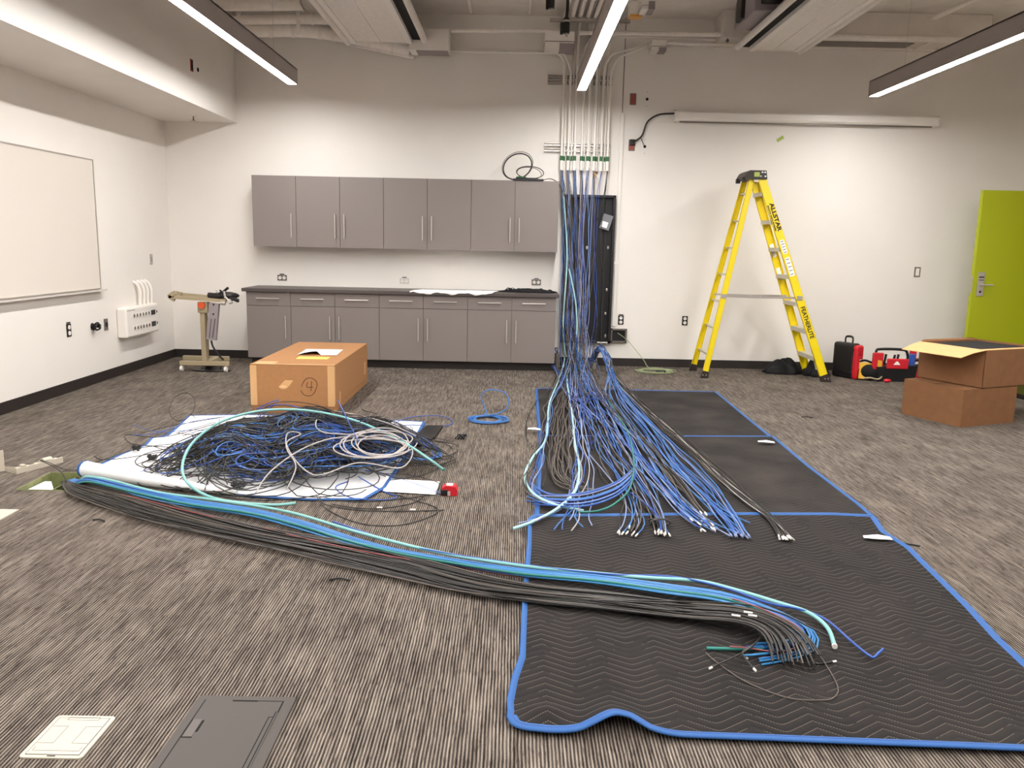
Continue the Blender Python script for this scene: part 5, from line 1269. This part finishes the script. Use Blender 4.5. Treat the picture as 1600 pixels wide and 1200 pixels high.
# ------------------------------------------------------------------ green door
t = thing('door_1', 'lime green door standing open at the right with a lever handle', None, (5.28, 9.5, 0), math.radians(2), kind='structure')
def pl2(mb, nm, m, root=t, lab=None): return mb.part(nm, m, root, lab, local=True)
leaf = MB().box((0, 0, .01), (1.07, .06, 2.195), .003); lf = pl2(leaf, 'door_leaf', 'green_door')
pz = 1.13
pl2(MB().box((.045, -.012, pz-.13), (.125, 0, pz+.145), .004), 'lock_plate', 'alum')
pl2(MB().cyl((.085, -.055, pz), (.085, 0, pz), .014, n=12).cyl((.055, -.055, pz), (.20, -.055, pz), .0095, n=10), 'handle', 'steel')
pl2(MB().box((.055, -.014, pz+.08), (.115, -.010, pz+.095)).box((.055, -.014, pz+.05), (.115, -.010, pz+.058)).cyl((.085, -.016, pz-.08), (.085, -.010, pz-.08), .014, n=12), 'lock_detail', 'blackm')
pl2(MB().box((-.003, .012, pz-.10), (.001, .048, pz+.10)), 'edge_plate', 'alum')
pl2(MB().box((-.015, .022, pz-.01), (0, .038, pz+.015), .002), 'latch', 'steel')
for hz in (.25, 1.1, 1.95): pl2(MB().cyl((1.075, -.006, hz-.05), (1.075, -.006, hz+.05), .008, n=8), 'hinge', 'steel')
t.location = (5.30, 9.5, 0)
struct('trim_2', MB().box((XR-.01, 8.33, 0), (XR+.13, 8.38, 2.29)).box((XR-.01, 9.52, 0), (XR+.13, 9.57, 2.29)).box((XR-.01, 8.33, 2.24), (XR+.13, 9.57, 2.29)), 'green_door', 'lime green door frame')

# ------------------------------------------------------------------ ladder
lad = thing('step_ladder', 'tall yellow fibreglass step ladder standing open before the back wall', 'ladder', (2.93, 9.55, 0))
RF, RB = np.array([3.60, 9.23, 0]), np.array([3.585, 9.80, 0])
zcap = 2.27
xrt = W(1196, 280, 9.38)[0]; xlt = W(1171, 280, 9.40)[0]
RFt, RBt = np.array([xrt-.045, 9.37, zcap]), np.array([xrt-.05, 9.68, zcap])
LF, LBk = np.array([2.225, 9.32, 0]), np.array([2.21, 9.90, 0])
LFt, LBt = np.array([xlt+.03, 9.39, zcap]), np.array([xlt+.02, 9.66, zcap])
def rail(p0, p1, wid, dep, ydir, flat=True, name='rail'):
    d = (p1-p0)/np.linalg.norm(p1-p0); wdir = np.cross(d, np.array([0, 1., 0])); wdir /= np.linalg.norm(wdir)
    mb = MB(); yy = np.array([0, ydir, 0])
    mb.obox(p0, p1, wdir, wid, yy, .005)
    for s in (-1, 1): mb.obox(p0+wdir*s*(wid/2-.0025), p1+wdir*s*(wid/2-.0025), wdir, .005, yy, dep)
    mb.part(name, 'yellow', lad); return d, wdir
dR, wR = rail(RF, RFt, .088, .032, 1)
rail(RB, RBt, .088, .032, -1)
rail(LF, LFt, .062, .028, 1); rail(LBk, LBt, .062, .028, -1)
# shoes
for p, q, s, w_ in ((RF, RFt, 1, .10), (RB, RBt, -1, .10), (LF, LFt, 1, .075), (LBk, LBt, -1, .075)):
    d = (q-p)/np.linalg.norm(q-p); wd = np.cross(d, np.array([0, 1., 0])); wd /= np.linalg.norm(wd)
    v = [(p[0]-w_/2-.006, p[1]-s*.008, 0), (p[0]+w_/2+.010, p[1]-s*.008, 0)]
    up_ = p+d*.085
    mb = MB().prism([np.array([p[0]-w_/2-.004, p[1]-s*.008, 0]), np.array([p[0]+w_/2+.008, p[1]-s*.008, 0]), up_+wd*(w_/2)*(1 if wd[0] > 0 else -1)+np.array([0, -s*.008, 0]), up_-wd*(w_/2)*(1 if wd[0] > 0 else -1)+np.array([0, -s*.008, 0])], (0, s*.046, 0))
    f_ = mb.part('foot', 'capbrown', lad)
    for k in (-1, 1): MB().cyl((p[0]+k*.018, p[1]-s*.012, .04), (p[0]+k*.018, p[1]-s*.007, .04), .006, n=8).part('rivet', 'steel', f_)
for i in range(1, 8):
    z = .3048*i-.02
    f = z/zcap
    a, b = RF+(RFt-RF)*f, RB+(RBt-RB)*f
    st = MB().box((a[0]-.050, a[1]+.004, z-.010), (a[0]+.045, b[1]-.004, z)).box((a[0]-.052, a[1]+.004, z-.046), (a[0]-.046, b[1]-.004, z+.0)).box((a[0]+.040, a[1]+.004, z-.046), (a[0]+.045, b[1]-.004, z-.01))
    st.part('step', 'stepal', lad)
    # small knee brace under the first step
    if i in (1,): MB().obox(a+np.array([0, .02, -.15]), a+np.array([-.0, .14, -.03]), (1, 0, 0), .02, (0, 0, 1), .004).part('brace', 'stepal', lad)
    a, b = LF+(LFt-LF)*f, LBk+(LBt-LBk)*f
    MB().box((a[0]-.018, a[1]+.004, z-.024), (a[0]+.020, b[1]-.004, z-.004)).part('cross_bar', 'stepal', lad)
# spreaders
fz = .945/zcap
for (a0, a1, b0, b1, s) in ((LF, LFt, RF, RFt, 1), (LBk, LBt, RB, RBt, -1)):
    a = a0+(a1-a0)*fz; b = b0+(b1-b0)*fz; yo = np.array([0, s*.04, 0]); c = (a+b)/2-np.array([0, 0, .006])
    MB().obox(a+yo, c+yo, (0, 0, 1), .022, (0, s, 0), .004).part('spreader', 'alum', lad)
    MB().obox(c+yo*1.1, b+yo, (0, 0, 1), .022, (0, s, 0), .004).part('spreader', 'alum', lad)
    MB().cyl(c+yo-np.array([0, .01, 0]), c+yo+np.array([0, .012, 0]), .012, n=10).part('hinge_pin', 'steel', lad)
    if s == 1:
        for q, dx in ((a, 0), (b, 0)):
            MB().box((q[0]-.032, q[1]-.006, q[2]-.026), (q[0]+.032, q[1]+.0, q[2]+.026), .002).part('bracket_plate', 'alum', lad)
# cap
ca, cb = W(1168, 266, 9.36)[0], W(1199, 266, 9.36)[0]
cp = MB(); zc0, zc1 = zcap-.02, zcap+.075
cp.prism([(ca, 9.35, zc1-.02), (ca+.03, 9.35, zc1), (cb-.01, 9.35, zc1), (cb+.005, 9.35, zc0), (ca-.02, 9.35, zc0), (ca-.025, 9.35, zc0+.03)], (0, .36, 0))
cp.part('top_cap', 'capbrown', lad)
MB().box((ca-.045, 9.38, zc0-.03), (ca+.0, 9.42, zc0+.02), .004).box((ca-.045, 9.62, zc0-.03), (ca+.0, 9.67, zc0+.02), .004).part('cap_bracket', 'capbrown', lad)
mx = (ca+cb)/2
MB().box((mx-.035, 9.345, zcap+.005), (mx+.025, 9.351, zcap+.055), .002).part('cap_sticker', 'limetape', lad, 'pale yellow cap emblem')
for dx, dz in ((.055, .055), (.085, .055), (.09, .012), (.04, .012)): MB().sphere((mx+dx-.0, 9.35, zcap+dz), .009, 8, 6, (1.3, .3, .9)).part('cap_hole', 'whitep', lad)
MB().box((mx-.03, 9.37, zc0-.03), (mx+.03, 9.39, zc0), .003).part('cap_hinge', 'alum', lad)
# lettering on the right front rail, reading downwards
dn = -dR; side = wR if wR[0] > 0 else -wR   # side: towards right/up
def onrail(px, py):
    return W(px, py, RF[1]+(RFt[1]-RF[1])*.5-.012)
def railpt(fr, off): # fr from the top
    p = RFt+(RF-RFt)*fr+side*off; return p+np.array([0, -.0015, 0])
Lr = np.linalg.norm(RF-RFt)
text('ALLSTAR', .062, 'inkblack', lad, railpt(.125, -.006), dn, side, bold=.0024, sx=1.30)
text('SHOW INDUSTRIES', .022, 'inkblack', lad, railpt(.13, -.036), dn, side, bold=.0010, sx=1.55)
text('FEATHERLITE', .066, 'inkblack', lad, railpt(.625, -.022), dn, side, bold=.0016, sx=.98)
def sticker(f0, f1, wd_, m='whitep', off=0):
    a, b = railpt(f0, off), railpt(f1, off)
    o = MB().obox(a, b, side, wd_, (0, 1, 0), .001).part('sticker', m, lad, 'white safety sticker with small print')
    for k in range(5):
        fa = f0+(f1-f0)*(k+.35)/5; c = railpt(fa, off)+np.array([0, -.0012, 0]); MB().obox(c, c+dn*(.012), side, wd_*.7, (0, 1, 0), .0006).part('print_line', 'grey', o)
sticker(.30, .365, .05); sticker(.385, .475, .055)
o = RBt+(RB-RBt)*.32+np.array([0, -.006, 0]); o2 = RBt+(RB-RBt)*.385+np.array([0, -.006, 0])
MB().obox(o, o2, side, .045, (0, -1, 0), .001).part('sticker', 'whitep', lad, 'white sticker inside the rear rail')
o = RBt+(RB-RBt)*.44+np.array([0, -.006, 0]); o2 = RBt+(RB-RBt)*.50+np.array([0, -.006, 0])
MB().obox(o, o2, side, .045, (0, -1, 0), .001).part('sticker', 'whitep', lad, 'white sticker inside the rear rail')

# cloth on the floor by the ladder
crumple('black_cloth', 'blacktex', 3.32, 9.86, 0, .27, .14, .13, 'crumpled black cloth on the floor between the ladder feet and wall', 'cloth', 11, 6)
crumple('black_bag', 'blacktex', 3.66, 9.66, 0, .15, .10, .14, 'small black fabric bundle behind the right ladder foot', 'bag', 12, 6)

# ------------------------------------------------------------------ tool case
cz = thing('tool_case', 'upright black and red tool case leaning by the back wall', 'tool case', (3.98, 9.62, 0), math.radians(-58))
cz.scale = (.74, .78, 1.04)
def lp(mb, nm, m, root=cz, lab=None): return mb.part(nm, m, root, lab, local=True)
# local: x = along the broad side, y = thickness
lp(MB().box((-.22, -.075, .0), (.17, .075, .40), .03), 'shell', 'black')
lp(MB().box((-.18, -.082, .05), (.14, -.07, .35), .012), 'side_panel', 'black')
lp(MB().box((.14, -.078, .0), (.235, .078, .385), .03), 'front_shell', 'red', lab='red front edge')
lp(MB().box((.225, -.04, .10), (.245, .04, .26), .008), 'latch', 'red')
for zz_ in (.03, .30): lp(MB().box((.12, -.085, zz_), (.16, .085, zz_+.05), .006), 'hinge', 'black')
lp(MB().tube(cr([(-.06, 0, .39), (-.06, 0, .455), (-.02, 0, .47), (.04, 0, .47), (.07, 0, .455), (.07, 0, .39)], 5), .013, 8), 'handle', 'black')
for k in range(3): lp(MB().box((.236, -.025+.02*k, .13), (.247, -.012+.02*k, .23)), 'stripe', 'white')
# pouch with yellow flap
a = np.array([4.17, 9.45, 0])
t = thing('tool_pouch', 'black tool pouch with a yellow flap beside the red tool case', 'pouch', a)
bmx = MB(); bmx.sphere(a+np.array([.03, 0, .10]), .13, 14, 10, (1.05, .7, .8)); bmx.part('pouch', 'blacktex', t)
MB().prism([a+np.array([-.12, -.03, .02]), a+np.array([-.02, -.06, .02]), a+np.array([.01, -.04, .20]), a+np.array([-.10, 0, .21])], (0, .02, .0)).part('flap', 'yellowfab', t)
MB().tube(cr([a+np.array(q) for q in ((-.12, .02, .21), (-.05, 0, .23), (.04, 0, .20), (.12, .02, .16))], 5), .014, 6).part('strap', 'blacktex', t)
MB().tube(cr([a+np.array(q) for q in ((-.1, -.09, .03), (-.03, -.12, .045), (.05, -.12, .03), (.10, -.1, .04), (.13, -.07, .08), (.12, -.04, .14))], 5), .011, 6).part('cord', 'beige', t)
# open tool bag
a = np.array([4.45, 9.50, 0])
t = thing('tool_bag', 'open black and red tool bag with a carry handle near the stacked boxes', 'tool bag', a, 0)
def wp(lst): return [a+np.array(q) for q in lst]
v = wp([(-.2, -.14, 0), (.22, -.14, 0), (.22, .14, 0), (-.2, .14, 0), (-.23, -.15, .17), (.24, -.15, .19), (.24, .14, .19), (-.23, .14, .17)])
MB().add(v, [(0, 3, 2, 1), (4, 5, 6, 7), (0, 1, 5, 4), (1, 2, 6, 5), (2, 3, 7, 6), (3, 0, 4, 7)]).part('body', 'blacktex', t)
MB().box(a+np.array([-.12, -.158, .15]), a+np.array([.13, -.13, .27]), .012).part('front_pocket', 'red', t)
MB().box(a+np.array([-.27, -.13, .12]), a+np.array([-.15, -.08, .33]), .012).part('side_flap', 'red', t)
MB().prism(wp([(-.22, -.133, .17), (-.17, -.133, .17), (-.17, -.133, .24), (-.22, -.133, .25)]), (0, -.003, 0)).part('badge', 'yellowfab', t)
MB().box(a+np.array([.17, -.1, .15]), a+np.array([.23, -.05, .32]), .01).part('blue_tool', 'c_blue', t)
MB().box(a+np.array([.22, .0, .2]), a+np.array([.29, .05, .36]), .01).part('rear_flap', 'red', t)
MB().tube(cr(wp([(-.2, 0, .18), (-.19, 0, .33), (-.14, 0, .36), (.1, 0, .36), (.17, 0, .33), (.2, 0, .19)]), 6), .016, 8).part('handle', 'black', t)
for q in ((-.08, .02), (.0, -.03), (.07, .03)): MB().cyl(a+np.array([q[0], q[1], .15]), a+np.array([q[0]+.02, q[1], .30]), .014, n=8).part('tool_grip', 'black', t)
MB().prism(wp([(-.05, -.161, .20), (.03, -.161, .20), (.0, -.161, .24), (-.02, -.161, .24)]), (0, -.002, 0)).part('emblem', 'white', t)
MB().sphere(a+np.array([-.12, -.2, .02]), .03, 8, 6, (1.6, .8, .7)).top('red_clip', 'red', 'small red and white clip on the floor before the tool bag', 'clip')
MB().prism([G(1385, 590), G(1400, 583), G(1416, 580), G(1432, 590), G(1418, 594)], (0, 0, .004)).top('paper_sheet', 'whitep', 'white paper on the floor between the tool bag and stacked boxes', 'paper')
a = np.array([4.78, 9.55, 0])
t = thing('tool_pouch', 'small red and black pouch half hidden behind the stacked boxes', 'pouch', a)
MB().box(a+np.array([-.1, -.06, 0]), a+np.array([.1, .06, .16]), .02).part('body', 'red', t)
MB().box(a+np.array([-.12, -.05, .22]), a+np.array([.1, .05, .25]), .008).box(a+np.array([.06, -.05, .14]), a+np.array([.09, .05, .24]), .008).part('rim', 'blackm', t)

# ------------------------------------------------------------------ roller stand at the left corner
YS = 9.05
def wx(px, py, Y=YS): return W(px, py, Y)
t = thing('roller_stand', 'beige metal wheeled stand with a tilted top and black clamps in the left corner', 'stand', (-3.5, YS, 0))
def wb2(pa, pb, Y0_, Y1_, nm, m='beige', bev=.003):
    a, b = W(*pa, Y0_), W(*pb, Y0_)
    return MB().box((a[0], Y0_, b[2]), (b[0], Y1_, a[2]), bev).part(nm, m, t)
wb2((280, 564), (357, 572), YS, YS+.05, 'foot_bar')
wb2((285, 556), (357, 564), YS+.45, YS+.50, 'foot_bar')
a = W(318, 566, YS)
MB().box((a[0]-.04, YS+.05, .07), (a[0]+.04, YS+.45, .11), .003).part('base_plate', 'beige', t)
wb2((312, 488), (323, 568), YS+.01, YS+.09, 'post')
wb2((322, 484), (325, 560), YS+.09, YS+.13, 'inner_post', 'base')
wb2((308, 472), (324, 489), YS-.005, YS+.08, 'bracket')
c = W(315, 477, YS-.02); MB().cyl((c[0], YS-.035, c[2]), (c[0], YS-.005, c[2]), .038, n=8).part('knob', 'orange', t)
for px, Y in ((284, YS+.02), (353, YS+.02), (288, YS+.47), (352, YS+.47)):
    x_ = W(px, 575, Y)[0]; MB().cyl((x_-.015, Y, .03), (x_+.015, Y, .03), .03, n=14).cyl((x_, Y, .03), (x_, Y, .08), .008, n=8).part('caster', 'white' if Y < 9.2 else 'blackm', t)
# rails of the top
def bar(pa, pb, Y, th, dep, m, nm):
    a, b = W(*pa, Y), W(*pb, Y); d = (b-a)/np.linalg.norm(b-a); wd = np.cross(d, (0, 1, 0)); return MB().obox(a, b, wd/np.linalg.norm(wd), th, (0, 1, 0), dep).part(nm, m, t)
bar((272, 464.5), (352, 470.5), YS-.03, .035, .05, 'beige', 'top_rail')
bar((276, 459.5), (345, 466), YS+.25, .035, .05, 'beige', 'top_rail')
bar((273, 457), (263, 464), YS, .045, .04, 'beige', 'end_arm'); bar((263, 463), (272, 468.5), YS, .04, .04, 'beige', 'end_arm'); bar((274, 458.5), (282, 460.5), YS+.1, .05, .05, 'beige', 'end_arm')
bar((334, 474), (329.5, 531), YS-.03, .105, .05, 'grey', 'power_strip')
o_ = bar((336, 498), (332, 528), YS-.034, .012, .004, 'cabedge', 'slot_line')
bar((330, 498), (327, 528), YS-.034, .008, .004, 'cabedge', 'slot_line')
for px, py in ((333.5, 476), (333, 491)):
    c = W(px, py, YS-.04); MB().cyl((c[0], YS-.038, c[2]), (c[0], YS-.03, c[2]), .010, n=8).part('screw', 'blackm', t)
# clamp mass (own thing resting on the stand)
c = W(350, 462, YS)
t2 = thing('clamp_tool', 'black and silver clamp tool lying on the right of the wheeled stand', 'tool', (c[0], YS, c[2]-.08))
MB().sphere((c[0], YS+.06, c[2]), .09, 10, 8, (1.7, 1, .45)).part('body', 'black', t2)
R = np.random.default_rng(23)
mb = MB()
for pa, pb, r_ in (((326, 461), (345, 463), .03), ((345, 457), (372, 470), .022), ((350, 455), (356, 450), .015), ((343, 455), (352, 462), .022), ((362, 465), (373, 471), .010), ((355, 463), (366, 462), .02), ((366, 460), (362, 470), .012)):
    mb.cyl(W(*pa, YS+.03), W(*pb, YS), r_, n=8)
mb.part('arms', 'blackm', t2)
mb = MB()
for pa, pb, r_ in (((350, 455), (352, 466), .012), ((345, 473), (352, 474), .022), ((358, 473), (363, 472), .018), ((339, 453), (342, 457), .018), ((352, 464), (360, 473), .012)):
    mb.cyl(W(*pa, YS-.02), W(*pb, YS-.02), r_, n=8)
mb.part('fittings', 'steel', t2)
P = cr([W(330, 532, YS), W(333, 542, YS), W(342, 555, YS+.02), W(349, 562, YS+.06)], 8); MB().tube(P, .011, 8).part('cord', 'c_black', t)
a = G(329, 580); MB().prism([(a[0]+.22*math.cos(q), a[1]+.02+.09*math.sin(q), .001) for q in np.linspace(0, 2*math.pi, 24, endpoint=False)], (0, 0, .014)).top('floor_pad', 'black', 'flat black round pad on the carpet under the wheeled stand', 'pad')
MB().prism([(a[0]-.12, a[1]+.02, .015), (a[0]+.1, a[1]+.02, .015), (a[0]+.08, a[1]+.1, .05), (a[0]-.12, a[1]+.1, .05)], (0, .05, 0)).top('coiled_cord', 'black', 'dark coiled cord on the pad under the wheeled stand', 'cord')
